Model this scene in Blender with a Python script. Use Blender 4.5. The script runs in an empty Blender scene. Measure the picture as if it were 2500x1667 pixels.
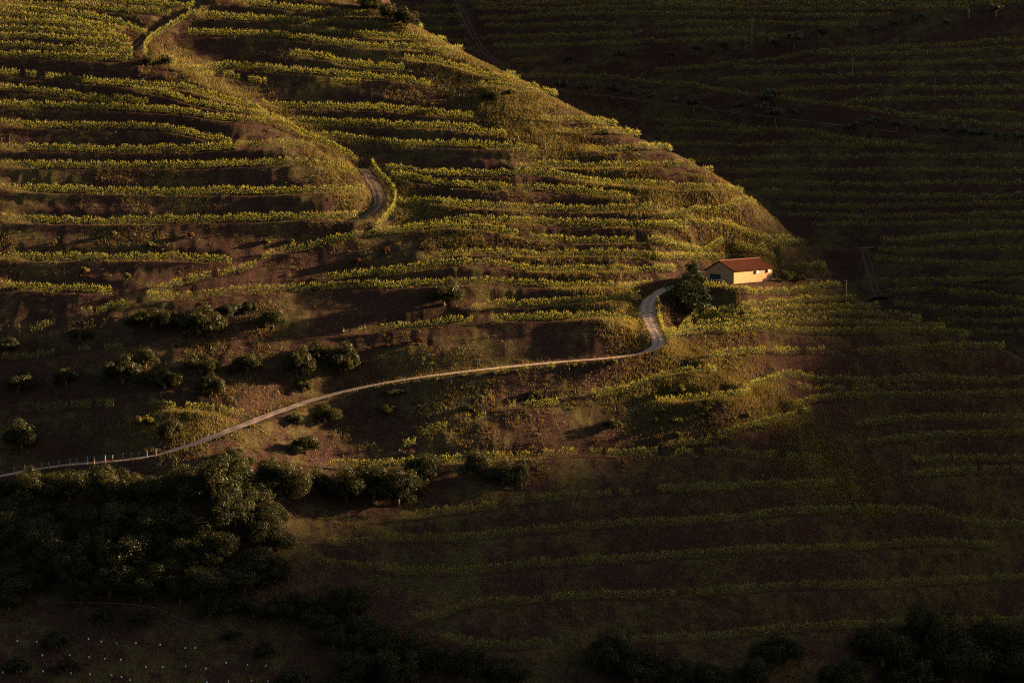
import bpy, math, random
import numpy as np
from mathutils import Vector, Matrix
random.seed(7)
RNG = np.random.default_rng(7)
SC = bpy.context.scene
COL = SC.collection

# ------------------------------------------------------------------ camera
CAM_Z = 130.0
PITCH = math.radians(5.1)
HFOV = math.radians(24.0)
FPX = 1250.0 / math.tan(HFOV / 2)          # focal length in photo pixels (2500 wide)
cam_d = bpy.data.cameras.new('camera')
cam_d.sensor_width = 36.0
cam_d.lens = 18.0 / math.tan(HFOV / 2)
cam_d.clip_start = 1.0
cam_d.clip_end = 9000.0
cam = bpy.data.objects.new('camera', cam_d)
cam.location = (0, 0, CAM_Z)
cam.rotation_euler = (math.radians(90) - PITCH, 0, 0)
COL.objects.link(cam)
SC.camera = cam

# ------------------------------------------------------------------ sky, sun, exposure
SUN_EL = math.radians(14.0)
SUN_AL = math.radians(19.0)                 # from +X (right) towards +Y (behind the hill)
SUN_V = Vector((math.cos(SUN_EL) * math.cos(SUN_AL), math.cos(SUN_EL) * math.sin(SUN_AL), math.sin(SUN_EL)))
world = bpy.data.worlds.new('World')
SC.world = world
world.use_nodes = True
wn, wl = world.node_tree.nodes, world.node_tree.links
wn.clear()
w_sky = wn.new('ShaderNodeTexSky')
w_sky.sky_type = 'NISHITA'
w_sky.sun_disc = False
w_sky.sun_elevation = SUN_EL
w_sky.sun_rotation = math.radians(90) - SUN_AL
w_sky.dust_density = 3.0
w_tint = wn.new('ShaderNodeMix'); w_tint.data_type = 'RGBA'; w_tint.blend_type = 'MULTIPLY'
w_tint.inputs['Factor'].default_value = 1.0
w_tint.inputs['B'].default_value = (0.95, 0.83, 0.72, 1)      # warm white balance of the picture
w_bg = wn.new('ShaderNodeBackground')
w_bg.inputs['Strength'].default_value = 0.038
w_out = wn.new('ShaderNodeOutputWorld')
wl.new(w_sky.outputs['Color'], w_tint.inputs['A'])
wl.new(w_tint.outputs['Result'], w_bg.inputs['Color'])
wl.new(w_bg.outputs['Background'], w_out.inputs['Surface'])
sun_d = bpy.data.lights.new('sun', 'SUN')
sun_d.energy = 5.0
sun_d.angle = math.radians(1.1)
sun_d.color = (1.0, 0.70, 0.38)
sun = bpy.data.objects.new('sun', sun_d)
sun.rotation_euler = SUN_V.to_track_quat('Z', 'Y').to_euler()
sun.location = (300, 600, 500)
COL.objects.link(sun)
SC.view_settings.view_transform = 'Standard'
SC.view_settings.look = 'None'
SC.view_settings.exposure = 2.5
SC.view_settings.gamma = 1.0
SC.view_settings.use_curve_mapping = False
SC.render.engine = 'CYCLES'
SC.cycles.use_denoising = False
SC.cycles.filter_width = 1.1
SC.cycles.max_bounces = 5
SC.cycles.diffuse_bounces = 2
SC.cycles.transmission_bounces = 3
SC.cycles.transparent_max_bounces = 4

# ------------------------------------------------------------------ helpers
def tag(o, label=None, cat=None, group=None, kind=None):
    if label: o['label'] = label
    if cat: o['category'] = cat
    if group: o['group'] = group
    if kind: o['kind'] = kind
    return o

def link(name, me, mat=None, parent=None, loc=None):
    o = bpy.data.objects.new(name, me)
    COL.objects.link(o)
    if mat is not None and me is not None and not me.materials:
        me.materials.append(mat)
    if parent is not None: o.parent = parent
    if loc is not None: o.location = loc
    return o

def mesh_np(name, verts, faces, smooth=False, attr=None, uv=None):
    """verts (N,3), faces (M,k) of one size k"""
    verts = np.asarray(verts, np.float32); faces = np.asarray(faces, np.int32)
    me = bpy.data.meshes.new(name)
    m, k = faces.shape
    me.vertices.add(len(verts)); me.vertices.foreach_set('co', verts.ravel())
    me.loops.add(m * k); me.loops.foreach_set('vertex_index', faces.ravel())
    me.polygons.add(m)
    me.polygons.foreach_set('loop_start', np.arange(0, m * k, k, dtype=np.int32))
    if smooth: me.polygons.foreach_set('use_smooth', np.ones(m, bool))
    if attr is not None:
        a = me.attributes.new('v', 'FLOAT', 'FACE'); a.data.foreach_set('value', np.asarray(attr, np.float32))
    me.update(calc_edges=True)
    return me

class MB:
    """collects simple shapes into one mesh"""
    def __init__(s): s.v = []; s.f = []
    def box(s, c, d, rot=None):
        i = len(s.v)
        for dz in (-.5, .5):
            for dx, dy in ((-.5, -.5), (.5, -.5), (.5, .5), (-.5, .5)):
                p = Vector((dx * d[0], dy * d[1], dz * d[2]))
                if rot is not None: p = rot @ p
                s.v.append(tuple(p + Vector(c)))
        for q in ((0,3,2,1),(4,5,6,7),(0,1,5,4),(1,2,6,5),(2,3,7,6),(3,0,4,7)): s.f.append([i + k for k in q])
        return s
    def poly(s, pts, faces):
        i = len(s.v); s.v += [tuple(p) for p in pts]; s.f += [[i + k for k in q] for q in faces]; return s
    def tube(s, pts, rad, n=6, cap=True):
        pts = [Vector(p) for p in pts]
        base = len(s.v)
        for j, p in enumerate(pts):
            t = (pts[min(j + 1, len(pts) - 1)] - pts[max(j - 1, 0)]).normalized()
            a = t.orthogonal().normalized() if abs(t.z) < .9 else Vector((1, 0, 0)).cross(t).normalized()
            b = t.cross(a).normalized()
            r = rad[j] if hasattr(rad, '__len__') else rad
            for k in range(n):
                w = 2 * math.pi * k / n
                s.v.append(tuple(p + a * math.cos(w) * r + b * math.sin(w) * r))
        for j in range(len(pts) - 1):
            for k in range(n):
                s.f.append([base + j * n + k, base + j * n + (k + 1) % n, base + (j + 1) * n + (k + 1) % n, base + (j + 1) * n + k])
        if cap:
            s.f.append([base + k for k in range(n)][::-1]); s.f.append([base + (len(pts) - 1) * n + k for k in range(n)])
        return s
    def mesh(s, name, smooth=False):
        me = bpy.data.meshes.new(name); me.from_pydata(s.v, [], s.f)
        if smooth:
            for p in me.polygons: p.use_smooth = True
        me.update(); return me
    def build(s, name, mat, parent=None, smooth=False):
        return link(name, s.mesh(name, smooth), mat, parent)

# ------------------------------------------------------------------ materials
def new_mat(name):
    m = bpy.data.materials.new(name); m.use_nodes = True
    nt = m.node_tree; nt.nodes.clear()
    out = nt.nodes.new('ShaderNodeOutputMaterial')
    return m, nt, out

def ramp(nt, fac, stops):
    r = nt.nodes.new('ShaderNodeValToRGB')
    e = r.color_ramp.elements
    while len(e) > 1: e.remove(e[-1])
    e[0].position, e[0].color = stops[0][0], (*stops[0][1], 1)
    for p, c in stops[1:]:
        k = e.new(p); k.color = (*c, 1)
    nt.links.new(fac, r.inputs['Fac'])
    return r.outputs['Color']

def noise(nt, scale, detail=4, rough=.6, vec=None, dist=0):
    n = nt.nodes.new('ShaderNodeTexNoise')
    n.inputs['Scale'].default_value = scale; n.inputs['Detail'].default_value = detail
    n.inputs['Roughness'].default_value = rough; n.inputs['Distortion'].default_value = dist
    if vec is not None: nt.links.new(vec, n.inputs['Vector'])
    return n.outputs['Fac']

def mixc(nt, fac, a, b, mode='MIX'):
    m = nt.nodes.new('ShaderNodeMix'); m.data_type = 'RGBA'; m.blend_type = mode
    for sock, val in (('Factor', fac), ('A', a), ('B', b)):
        if hasattr(val, 'node'): nt.links.new(val, m.inputs[sock])
        elif sock == 'Factor': m.inputs[sock].default_value = val
        else: m.inputs[sock].default_value = (*val, 1)
    return m.outputs['Result']

def surf(nt, out, col, rough=.95, bump=None, bstr=.5, bdist=.1, spec=.1):
    b = nt.nodes.new('ShaderNodeBsdfPrincipled')
    if hasattr(col, 'node'): nt.links.new(col, b.inputs['Base Color'])
    else: b.inputs['Base Color'].default_value = (*col, 1)
    b.inputs['Roughness'].default_value = rough
    b.inputs['Specular IOR Level'].default_value = spec
    if bump is not None:
        bp = nt.nodes.new('ShaderNodeBump'); bp.inputs['Strength'].default_value = bstr; bp.inputs['Distance'].default_value = bdist
        nt.links.new(bump, bp.inputs['Height']); nt.links.new(bp.outputs['Normal'], b.inputs['Normal'])
    nt.links.new(b.outputs['BSDF'], out.inputs['Surface'])
    return b

def pos(nt):
    return nt.nodes.new('ShaderNodeNewGeometry').outputs['Position']

def plain(name, col, rough=.8, var=.25, scale=3.0, spec=.15, bump=.2):
    m, nt, out = new_mat(name)
    p = pos(nt)
    f = noise(nt, scale, 5, .65, p)
    c = ramp(nt, f, [(.25, tuple(x * (1 - var) for x in col)), (.75, tuple(min(1, x * (1 + var)) for x in col))])
    surf(nt, out, c, rough, noise(nt, scale * 6, 4, .6, p), bump, .03, spec)
    return m

def leaf_mat(name, dark, mid, lite, trans=.35, tcol=None):
    m, nt, out = new_mat(name)
    at = nt.nodes.new('ShaderNodeAttribute'); at.attribute_name = 'v'
    big = noise(nt, .22, 2, .5, pos(nt))
    mx = nt.nodes.new('ShaderNodeMath'); mx.operation = 'MULTIPLY_ADD'
    nt.links.new(big, mx.inputs[0]); mx.inputs[1].default_value = .5
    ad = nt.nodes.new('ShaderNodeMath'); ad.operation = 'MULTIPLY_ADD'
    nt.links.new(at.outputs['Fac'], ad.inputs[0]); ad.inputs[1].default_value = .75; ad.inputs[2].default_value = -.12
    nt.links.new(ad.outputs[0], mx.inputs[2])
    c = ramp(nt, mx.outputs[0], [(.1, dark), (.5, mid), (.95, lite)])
    d = nt.nodes.new('ShaderNodeBsdfDiffuse'); nt.links.new(c, d.inputs['Color'])
    t = nt.nodes.new('ShaderNodeBsdfTranslucent')
    tc = mixc(nt, 1.0, c, tcol or (1.5, 1.3, .5), 'MULTIPLY'); nt.links.new(tc, t.inputs['Color'])
    s = nt.nodes.new('ShaderNodeMixShader'); s.inputs[0].default_value = trans
    nt.links.new(d.outputs[0], s.inputs[1]); nt.links.new(t.outputs[0], s.inputs[2])
    g = nt.nodes.new('ShaderNodeBsdfGlossy'); g.inputs['Roughness'].default_value = .45; g.inputs['Color'].default_value = (.8, .8, .8, 1)
    s2 = nt.nodes.new('ShaderNodeMixShader'); s2.inputs[0].default_value = .012
    nt.links.new(s.outputs[0], s2.inputs[1]); nt.links.new(g.outputs[0], s2.inputs[2])
    nt.links.new(s2.outputs[0], out.inputs['Surface'])
    return m

def soil_mat():
    m, nt, out = new_mat('soil')
    p = pos(nt)
    big = noise(nt, .05, 4, .6, p)
    med = noise(nt, .33, 5, .65, p)
    fine = noise(nt, 2.2, 6, .7, p)
    soil = ramp(nt, fine, [(.3, (.019, .0105, .0086)), (.5, (.037, .0200, .0160)), (.62, (.058, .032, .025)), (.78, (.12, .070, .053))])
    grass = ramp(nt, fine, [(.3, (.030, .024, .011)), (.55, (.066, .052, .022)), (.8, (.13, .10, .042))])
    weed = ramp(nt, fine, [(.3, (.016, .016, .007)), (.7, (.048, .046, .018))])
    gm = nt.nodes.new('ShaderNodeMath'); gm.operation = 'ADD'
    nt.links.new(big, gm.inputs[0]); nt.links.new(med, gm.inputs[1])
    gf = ramp(nt, gm.outputs[0], [(.0, (0, 0, 0)), (.9, (0, 0, 0)), (1.0, (1, 1, 1))])
    g2 = nt.nodes.new('ShaderNodeMapRange'); g2.inputs['From Min'].default_value = .95; g2.inputs['From Max'].default_value = 1.16
    nt.links.new(gm.outputs[0], g2.inputs['Value'])
    c = mixc(nt, g2.outputs['Result'], soil, grass)
    wf = noise(nt, .55, 5, .7, p, .6)
    w2 = nt.nodes.new('ShaderNodeMapRange'); w2.inputs['From Min'].default_value = .60; w2.inputs['From Max'].default_value = .72
    nt.links.new(wf, w2.inputs['Value'])
    c = mixc(nt, w2.outputs['Result'], c, weed)
    st = nt.nodes.new('ShaderNodeTexVoronoi'); st.inputs['Scale'].default_value = 1.6; nt.links.new(p, st.inputs['Vector'])
    surf(nt, out, c, 1.0, fine, .9, .35, .0)
    return m

def road_mat():
    m, nt, out = new_mat('gravel_road')
    p = pos(nt)
    f = noise(nt, 1.2, 6, .7, p); g = noise(nt, 14, 3, .6, p)
    c = ramp(nt, f, [(.3, (.29, .215, .175)), (.7, (.43, .33, .27))])
    c2 = mixc(nt, g, c, (.3, .22, .17), 'MIX')
    c = mixc(nt, .35, c, c2)
    at = nt.nodes.new('ShaderNodeAttribute'); at.attribute_name = 'v'
    jit = nt.nodes.new('ShaderNodeMath'); jit.operation = 'MULTIPLY_ADD'
    nt.links.new(noise(nt, .6, 4, .7, p), jit.inputs[0]); jit.inputs[1].default_value = .3
    nt.links.new(at.outputs['Fac'], jit.inputs[2])
    tr = ramp(nt, jit.outputs[0], [(.15, (.55, .52, .50)), (.42, (1, 1, 1)), (.72, (.95, .92, .9)), (1.0, (.45, .40, .37))])
    c = mixc(nt, 1.0, c, tr, 'MULTIPLY')
    surf(nt, out, c, 1.0, g, .4, .05, .0)
    return m

M = {}
M['soil'] = soil_mat()
M['road'] = road_mat()
M['rut'] = plain('rutted_earth', (.06, .042, .036), 1.0, .35, 1.2, .0, .5)
M['track'] = plain('packed_earth', (.085, .062, .047), 1.0, .3, 1.2, .0, .5)
M['vine'] = leaf_mat('vine_leaves', (.040, .050, .014), (.128, .142, .036), (.31, .285, .09), .46, (1.75, 1.55, .7))
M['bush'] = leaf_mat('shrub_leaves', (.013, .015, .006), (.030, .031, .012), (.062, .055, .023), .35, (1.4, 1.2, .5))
M['olive'] = leaf_mat('olive_leaves', (.030, .033, .021), (.070, .073, .046), (.13, .13, .088), .2, (1.1, 1.1, .8))
M['broom'] = leaf_mat('broom_leaves', (.06, .055, .012), (.12, .10, .02), (.20, .16, .035), .3)
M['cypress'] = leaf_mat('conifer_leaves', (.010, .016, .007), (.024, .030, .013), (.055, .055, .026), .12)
M['grass'] = leaf_mat('grass_blades', (.046, .029, .015), (.110, .092, .032), (.29, .25, .085), .45, (1.4, 1.15, .7))
M['weed'] = leaf_mat('weed_leaves', (.035, .036, .010), (.085, .080, .022), (.17, .13, .045), .3)
M['rust'] = leaf_mat('dry_red_leaves', (.045, .02, .01), (.085, .037, .018), (.13, .06, .03), .3, (1.2, .8, .5))
M['bark'] = plain('bark', (.09, .065, .045), .95)
M['wood'] = plain('weathered_wood', (.19, .145, .11), .9)
M['plaster'] = plain('yellow_plaster', (.29, .178, .094), .9, .12, .8, .05, .08)
M['tile'] = plain('roof_tile', (.034, .0125, .0088), .95, .35, 2.2, .0, .3)
M['ridge'] = plain('ridge_tile', (.11, .052, .035), .95, .2, 3, .0, .3)
M['door'] = plain('dark_green_door', (.012, .022, .022), .5, .2, 3)
M['white'] = plain('white_enamel', (.72, .72, .70), .5, .06, 5)
M['grey'] = plain('grey_plastic', (.20, .20, .22), .6, .1, 5)
M['tubewhite'] = plain('white_plastic', (.80, .80, .78), .6, .05, 5)
M['stone'] = plain('schist_stone', (.12, .085, .07), .95, .4, 1.0, .2, .5)
M['pipe'] = plain('pale_hose', (.22, .2, .19), .6, .1, 5)
M['red'] = plain('red_flower', (.28, .02, .015), .8, .2, 8)
M['black'] = plain('black_fitting', (.015, .015, .015), .5, .1, 5)

# ------------------------------------------------------------------ pixel <-> world
SP, CP = math.sin(PITCH), math.cos(PITCH)
def ray(px, py):
    px = np.asarray(px, float); py = np.asarray(py, float)
    a = (px - 1250.0) / FPX; b = (833.5 - py) / FPX
    dx = a; dy = CP + b * SP; dz = -SP + b * CP
    return dx / dy, dz / dy                 # x and z per metre of depth (y)
def at_depth(px, py, Y):
    u, w = ray(px, py)
    return u * Y, Y + 0 * u, CAM_Z + w * Y
def slope_px(py): return ray(1250, py)[1]

# ------------------------------------------------------------------ macro shape of the hills
SIL = np.array([(885,0),(980,60),(1070,130),(1160,165),(1280,210),(1330,235),(1420,290),(1530,320),(1560,360),(1650,380),
                (1700,405),(1770,445),(1880,535),(1960,575),(2000,640),(2060,725),(2200,765),(2330,805),(2440,840),(2520,880),(2700,960)], float)
def sil(px): return np.interp(px, SIL[:, 0], SIL[:, 1], left=-9999)
Y690P = [-300, 0, 450, 900, 1250, 1600, 1790, 2050, 2300, 2500, 2700]
Y690V = [550, 555, 562, 571, 578, 588, 594, 610, 632, 652, 676]
MS = .65
def bump(px, py):
    o = 0.0
    ln = np.interp(py, [60, 130, 270, 440, 540, 640], [330, 400, 640, 880, 905, 900])
    fade = np.clip((py - 40) / 80, 0, 1) * np.clip((640 - py) / 120, 0, 1)
    s = px - ln
    o += fade * (-5.0 * np.exp(-((s + 130) / 150) ** 2) + 6.0 * np.exp(-((s - 100) / 100) ** 2))
    def g(cx, cy, sx, sy, a): return a * np.exp(-((px - cx) / sx) ** 2 - ((py - cy) / sy) ** 2)
    o += g(1100, 600, 170, 130, -5) + g(760, 660, 150, 120, 3)
    o += g(1500, 800, 140, 110, -6) + g(1700, 800, 130, 120, 3)
    o += g(1780, 960, 150, 120, -8) + g(2110, 1100, 120, 220, 7)
    o += g(540, 1230, 230, 170, -9) + g(-60, 1060, 330, 300, 11) + g(830, 1030, 170, 120, 8) + g(1340, 1040, 170, 110, -1)
    o += g(1965, 590, 85, 90, 18) + g(1250, 330, 90, 120, -3) + g(1560, 480, 120, 90, -3)
    return o
def main_depth(px, py):
    y690 = np.interp(px, Y690P, Y690V)
    k = (slope_px(690) - MS) * y690
    return k / (slope_px(py) - MS) + bump(px, py)
FS = .55
Y300P = [600, 900, 1300, 1700, 2100, 2500, 2900]
Y300V = [870, 850, 828, 802, 780, 764, 752]
def far_depth(px, py):
    return (FS * np.interp(px, Y300P, Y300V)) / (FS - slope_px(py))

ctl = []
for px in list(range(-300, 2760, 110)):
    s = sil(px)
    for py in (-260, -120, 0, 90, 180, 270, 360, 450, 540, 620, 690, 760, 830, 900, 1000, 1100, 1200, 1300, 1420, 1540, 1667, 1850, 2100):
        if py > s + 14: ctl.append(at_depth(px, py, main_depth(px, py)))
for px in range(900, 2760, 60):            # the crest and the hidden back of the spur
    s = sil(px); yc = main_depth(px, s + 4); yf = far_depth(px, s - 6)
    ctl.append(at_depth(px, s + 3, yc))
    gap = yf - yc
    ctl.append(at_depth(px, s + 40 if gap > 50 else s + 18, yc + gap * .18))
    ctl.append(at_depth(px, s + 120 if gap > 90 else s + 45, yc + gap * .5))
    ctl.append(at_depth(px, s + 40, yc + gap * .85))
for px in list(range(860, 2860, 130)):
    s = sil(px)
    for py in (-520, -380, -260, -120, -40, 40, 120, 200, 280, 360, 440, 520, 600, 680, 760, 840):
        if py < s - 10: ctl.append(at_depth(px, py, far_depth(px, py)))
for px in (0, 300, 600, 800):              # left end behind the main hill
    for d, dz in ((70, 20), (160, -5), (280, 40)):
        y = main_depth(px, -260) + d
        x, yy, z = at_depth(px, -260, main_depth(px, -260)); ctl.append((x * y / yy, y, z + dz))
ctl = np.array([tuple(map(float, c)) for c in ctl])

def tps_fit(P, z, lam=2.0):
    n = len(P); d2 = ((P[:, None] - P[None]) ** 2).sum(-1)
    K = .5 * d2 * np.log(d2 + 1e-9); K[np.arange(n), np.arange(n)] = 0
    A = np.zeros((n + 3, n + 3)); A[:n, :n] = K + lam * np.eye(n)
    A[:n, n] = 1; A[:n, n + 1:] = P; A[n, :n] = 1; A[n + 1:, :n] = P.T
    b = np.zeros(n + 3); b[:n] = z
    return np.linalg.solve(A, b)
P0 = ctl[:, :2] / 100.0
TPS = tps_fit(P0, ctl[:, 2], .004)
def tps_eval(x, y):
    q = np.stack([x, y], -1).reshape(-1, 2) / 100.0
    r = np.empty(len(q)); n = len(P0)
    for i in range(0, len(q), 4000):
        c = q[i:i + 4000]
        d2 = (c ** 2).sum(1)[:, None] + (P0 ** 2).sum(1)[None] - 2 * c @ P0.T
        d2 = np.maximum(d2, 1e-12)
        r[i:i + 4000] = (.5 * d2 * np.log(d2)) @ TPS[:n] + TPS[n] + c @ TPS[n + 1:]
    return r.reshape(np.shape(x))

class Grid:
    def __init__(s, x0, x1, y0, y1, d):
        s.x0, s.y0, s.d = x0, y0, d
        s.nx = int(round((x1 - x0) / d)) + 1; s.ny = int(round((y1 - y0) / d)) + 1
        s.X, s.Y = np.meshgrid(x0 + d * np.arange(s.nx), y0 + d * np.arange(s.ny))   # [iy,ix]
        s.Z = np.zeros_like(s.X)
    def sample(s, x, y, A=None):
        A = s.Z if A is None else A
        fx = np.clip((np.asarray(x) - s.x0) / s.d, 0, s.nx - 1.001); fy = np.clip((np.asarray(y) - s.y0) / s.d, 0, s.ny - 1.001)
        ix = fx.astype(int); iy = fy.astype(int); a = fx - ix; b = fy - iy
        return (A[iy, ix] * (1 - a) + A[iy, ix + 1] * a) * (1 - b) + (A[iy + 1, ix] * (1 - a) + A[iy + 1, ix + 1] * a) * b
    def inside(s, x, y):
        return (x >= s.x0) & (x <= s.x0 + s.d * (s.nx - 1)) & (y >= s.y0) & (y <= s.y0 + s.d * (s.ny - 1))

YSPLIT = 690.0; GD = .6
coarse = Grid(-260, 300, 330, 1080, 4.0); coarse.Z = tps_eval(coarse.X, coarse.Y)
def smooth_up(g):                           # bicubic-ish lift of the coarse TPS onto a fine grid
    fx = np.clip((g.X[0] - coarse.x0) / coarse.d, 1, coarse.nx - 3.001); fy = np.clip((g.Y[:, 0] - coarse.y0) / coarse.d, 1, coarse.ny - 3.001)
    def w(f):
        t = f - np.floor(f)
        return np.stack([-.5*t+t*t-.5*t**3, 1-2.5*t*t+1.5*t**3, .5*t+2*t*t-1.5*t**3, -.5*t*t+.5*t**3], -1)
    ix = np.floor(fx).astype(int); iy = np.floor(fy).astype(int); wx, wy = w(fx), w(fy)
    tmp = sum(coarse.Z[:, ix + k - 1] * wx[:, k][None] for k in range(4))
    return sum(tmp[iy + k - 1, :] * wy[:, k][:, None] for k in range(4))
NEAR = Grid(-150, 160, 392, YSPLIT, GD); NEAR.Z = smooth_up(NEAR)
FAR = Grid(-160, 290, YSPLIT - 1.5, 1050, 1.5); FAR.Z = smooth_up(FAR)
MACRO_N = NEAR.Z.copy()

def ground(x, y):
    x = np.asarray(x, float); y = np.asarray(y, float)
    return np.where(y < YSPLIT, NEAR.sample(x, y), FAR.sample(x, y))

def lift(px, py, ymin=393.0, ymax=1045.0, step=.5):
    """photo pixels -> points on the ground (first hit along the line of sight)"""
    px = np.asarray(px, float); py = np.asarray(py, float)
    u, w = ray(px, py); ys = np.arange(ymin, ymax, step)
    out = np.full((len(px), 3), np.nan)
    for i in range(0, len(px), 400):
        U, W = u[i:i+400, None], w[i:i+400, None]
        d = CAM_Z + W * ys[None] - ground(U * ys[None], np.broadcast_to(ys[None], (U.shape[0], len(ys))))
        hit = (d < 0)
        j = hit.argmax(1); ok = hit.any(1)
        j1 = np.maximum(j, 1); r = np.arange(len(j))
        d0 = d[r, j1 - 1]; d1 = d[r, j1]
        t = np.where(j > 0, d0 / np.maximum(d0 - d1, 1e-9), 0)
        yy = ys[j1 - 1] + t * step
        o = np.stack([U[:, 0] * yy, yy, CAM_Z + W[:, 0] * yy], -1); o[~ok] = np.nan
        out[i:i+400] = o
    return out

# tiles of the photograph that the outlines below were measured in
TS = 900 / 2352.0
TILE = {'A': (0, 0, TS), 'B': (800, 0, TS), 'C': (1600, 0, TS), 'D': (0, 530, TS), 'E': (800, 530, TS), 'F': (1600, 530, TS),
        'G': (0, 1067, TS), 'H': (800, 1067, TS), 'I': (1600, 1067, TS), 'P': (0, 0, 1.0), 'Q': (0, 950, 450 / 2352.), 'R': (0, 1450, 480 / 2352.)}
def tp(t, x, y):
    ox, oy, s = TILE[t]; return ox + x * s, oy + y * s
def trace(*segs):
    return np.array([tp(t, x, y) for t, pts in segs for x, y in pts], float)
def densify(pts, d):
    pts = np.asarray(pts, float)
    L = np.concatenate([[0], np.cumsum(np.linalg.norm(np.diff(pts, axis=0), axis=1))])
    n = max(2, int(math.ceil(L[-1] / d)) + 1); s = np.linspace(0, L[-1], n)
    return np.stack([np.interp(s, L, pts[:, k]) for k in range(pts.shape[1])], -1)
def smooth(pts, w):
    if len(pts) < 2 * w + 3: w = max(1, (len(pts) - 3) // 2)
    if w < 1 or len(pts) < 4: return pts
    k = np.ones(2 * w + 1) / (2 * w + 1)
    pad = np.concatenate([2 * pts[:1] - pts[w:0:-1], pts, 2 * pts[-1:] - pts[-2:-w - 2:-1]])
    return np.stack([np.convolve(pad[:, i], k, 'valid') for i in range(pts.shape[1])], -1)

def vnoise(x, y, seed=0):
    xi = np.floor(x).astype(np.int64); yi = np.floor(y).astype(np.int64); fx = x - xi; fy = y - yi
    def h(a, b):
        n = (a * 374761393 + b * 668265263 + seed * 1442695041) & 0xffffffff
        n = ((n ^ (n >> 13)) * 1274126177) & 0xffffffff
        return ((n ^ (n >> 16)) & 0xffff) / 65535.0
    fx = fx * fx * (3 - 2 * fx); fy = fy * fy * (3 - 2 * fy)
    return (h(xi, yi) * (1 - fx) + h(xi + 1, yi) * fx) * (1 - fy) + (h(xi, yi + 1) * (1 - fx) + h(xi + 1, yi + 1) * fx) * fy
def fbm(x, y, seed=0, oct=4):
    r = 0; a = .5
    for i in range(oct): r = r + a * (vnoise(x * 2 ** i, y * 2 ** i, seed + i) - .5); a *= .5
    return r

def carve(g, lines, flat, reach, blur=0, taper=0):
    """bench the ground along lines of points (N,3): level within flat, back to the slope at reach"""
    dmin = np.full(g.Z.size, 1e9); zt = np.zeros(g.Z.size); wt = np.ones(g.Z.size)
    PP = []
    for l in lines:
        q = densify(l[:, :3], g.d * .8); n = len(q); k = np.arange(n) * g.d * .8
        q = np.concatenate([q, (np.clip(np.minimum(k, k[-1] - k) / taper, 0.05, 1) if taper else np.ones(n))[:, None]], 1)
        PP.append(q)
    P = np.concatenate(PP)
    P = P[g.inside(P[:, 0], P[:, 1])]
    if not len(P): return
    ix = np.round((P[:, 0] - g.x0) / g.d).astype(int); iy = np.round((P[:, 1] - g.y0) / g.d).astype(int)
    R = int(math.ceil(reach / g.d)) + 1
    def each():
        for oy in range(-R, R + 1):
            for ox in range(-R, R + 1):
                if ox * ox + oy * oy > (R + .5) ** 2: continue
                jx = ix + ox; jy = iy + oy; ok = (jx >= 0) & (jx < g.nx) & (jy >= 0) & (jy < g.ny)
                jx, jy = jx[ok], jy[ok]
                d = np.hypot(g.x0 + jx * g.d - P[ok, 0], g.y0 + jy * g.d - P[ok, 1])
                yield jy * g.nx + jx, d, P[ok, 2:]
    for c, d, z in each(): np.minimum.at(dmin, c, d)
    for c, d, z in each():
        k = d <= dmin[c] + 1e-6; zt[c[k]] = z[k, 0]; wt[c[k]] = z[k, 1]
    dmin = dmin.reshape(g.Z.shape); zt = zt.reshape(g.Z.shape)
    t = np.clip((reach - dmin) / (reach - flat), 0, 1); w = t * t * (3 - 2 * t) * wt.reshape(g.Z.shape)
    D = np.where(dmin < reach, (zt - g.Z) * w, 0)
    for _ in range(blur):
        D = (D + np.roll(D, 1, 0) + np.roll(D, -1, 0) + np.roll(D, 1, 1) + np.roll(D, -1, 1)) / 5
    g.Z = g.Z + D
    return dmin

# ------------------------------------------------------------------ roads and tracks, cut into the hill first
ROADS = {
 'road': dict(px=trace(('P', [(-40,1172),(20,1158),(100,1142),(200,1131),(300,1124),(380,1114),(440,1094),(520,1067),(600,1035),(680,1005),(760,978),(850,953),
            (950,932),(1050,917),(1150,905),(1250,894),(1350,885),(1450,877),(1520,871),(1566,867),(1598,859),(1612,843),(1605,822),(1593,800),(1582,775),(1578,752),(1583,732),(1605,713),(1635,700),(1665,693),(1700,690),(1735,690)])),
            w=3.7, flat=2.7, reach=6.5, sm=2),
 'hill_track': dict(px=trace(('B', [(225,1075),(260,1135),(320,1190),(352,1250),(350,1310),(310,1370),(230,1405),(150,1415)])), w=3.0, flat=2.0, reach=4.5, sm=6),
 'upper_track': dict(px=trace(('A', [(1260,40),(1150,105),(1050,160),(950,215),(880,275),(850,330)])), w=2.6, flat=1.6, reach=4, sm=6),
 'yard_track': dict(px=trace(('F', [(520,262),(600,268),(700,276),(760,292)])), w=4.0, flat=2.5, reach=5, sm=4),
 'far_track': dict(px=trace(('B', [(800,-60),(830,0),(860,80),(900,170),(950,260),(1000,340),(1090,405)])), w=3.6, flat=2, reach=5, sm=3),
 'far_upper_road': dict(px=trace(('B', [(1300,430),(1700,405)]), ('C', [(0,385),(300,350),(600,310),(900,285),(1100,265),(1400,215),(1700,160),(1900,130),(2100,110),(2400,78)])), w=3.6, flat=2.2, reach=6, sm=5),
 'far_lower_road': dict(px=trace(('B', [(1400,580),(1700,605)]), ('C', [(0,655),(300,690),(600,735),(900,765),(1170,800),(1400,830),(1700,860),(1950,885),(2200,915),(2420,932)])), w=2.8, flat=2.4, reach=6, sm=5),
 'saddle_road': dict(px=trace(('F', [(1170,212),(1260,204),(1330,200),(1400,188)])), w=3.6, flat=2.2, reach=5, sm=3),
 'saddle_track': dict(px=trace(('F', [(1330,205),(1350,270),(1370,340),(1390,410),(1400,460),(1420,500)])), w=4.2, flat=2.2, reach=5, sm=3),
}
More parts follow.
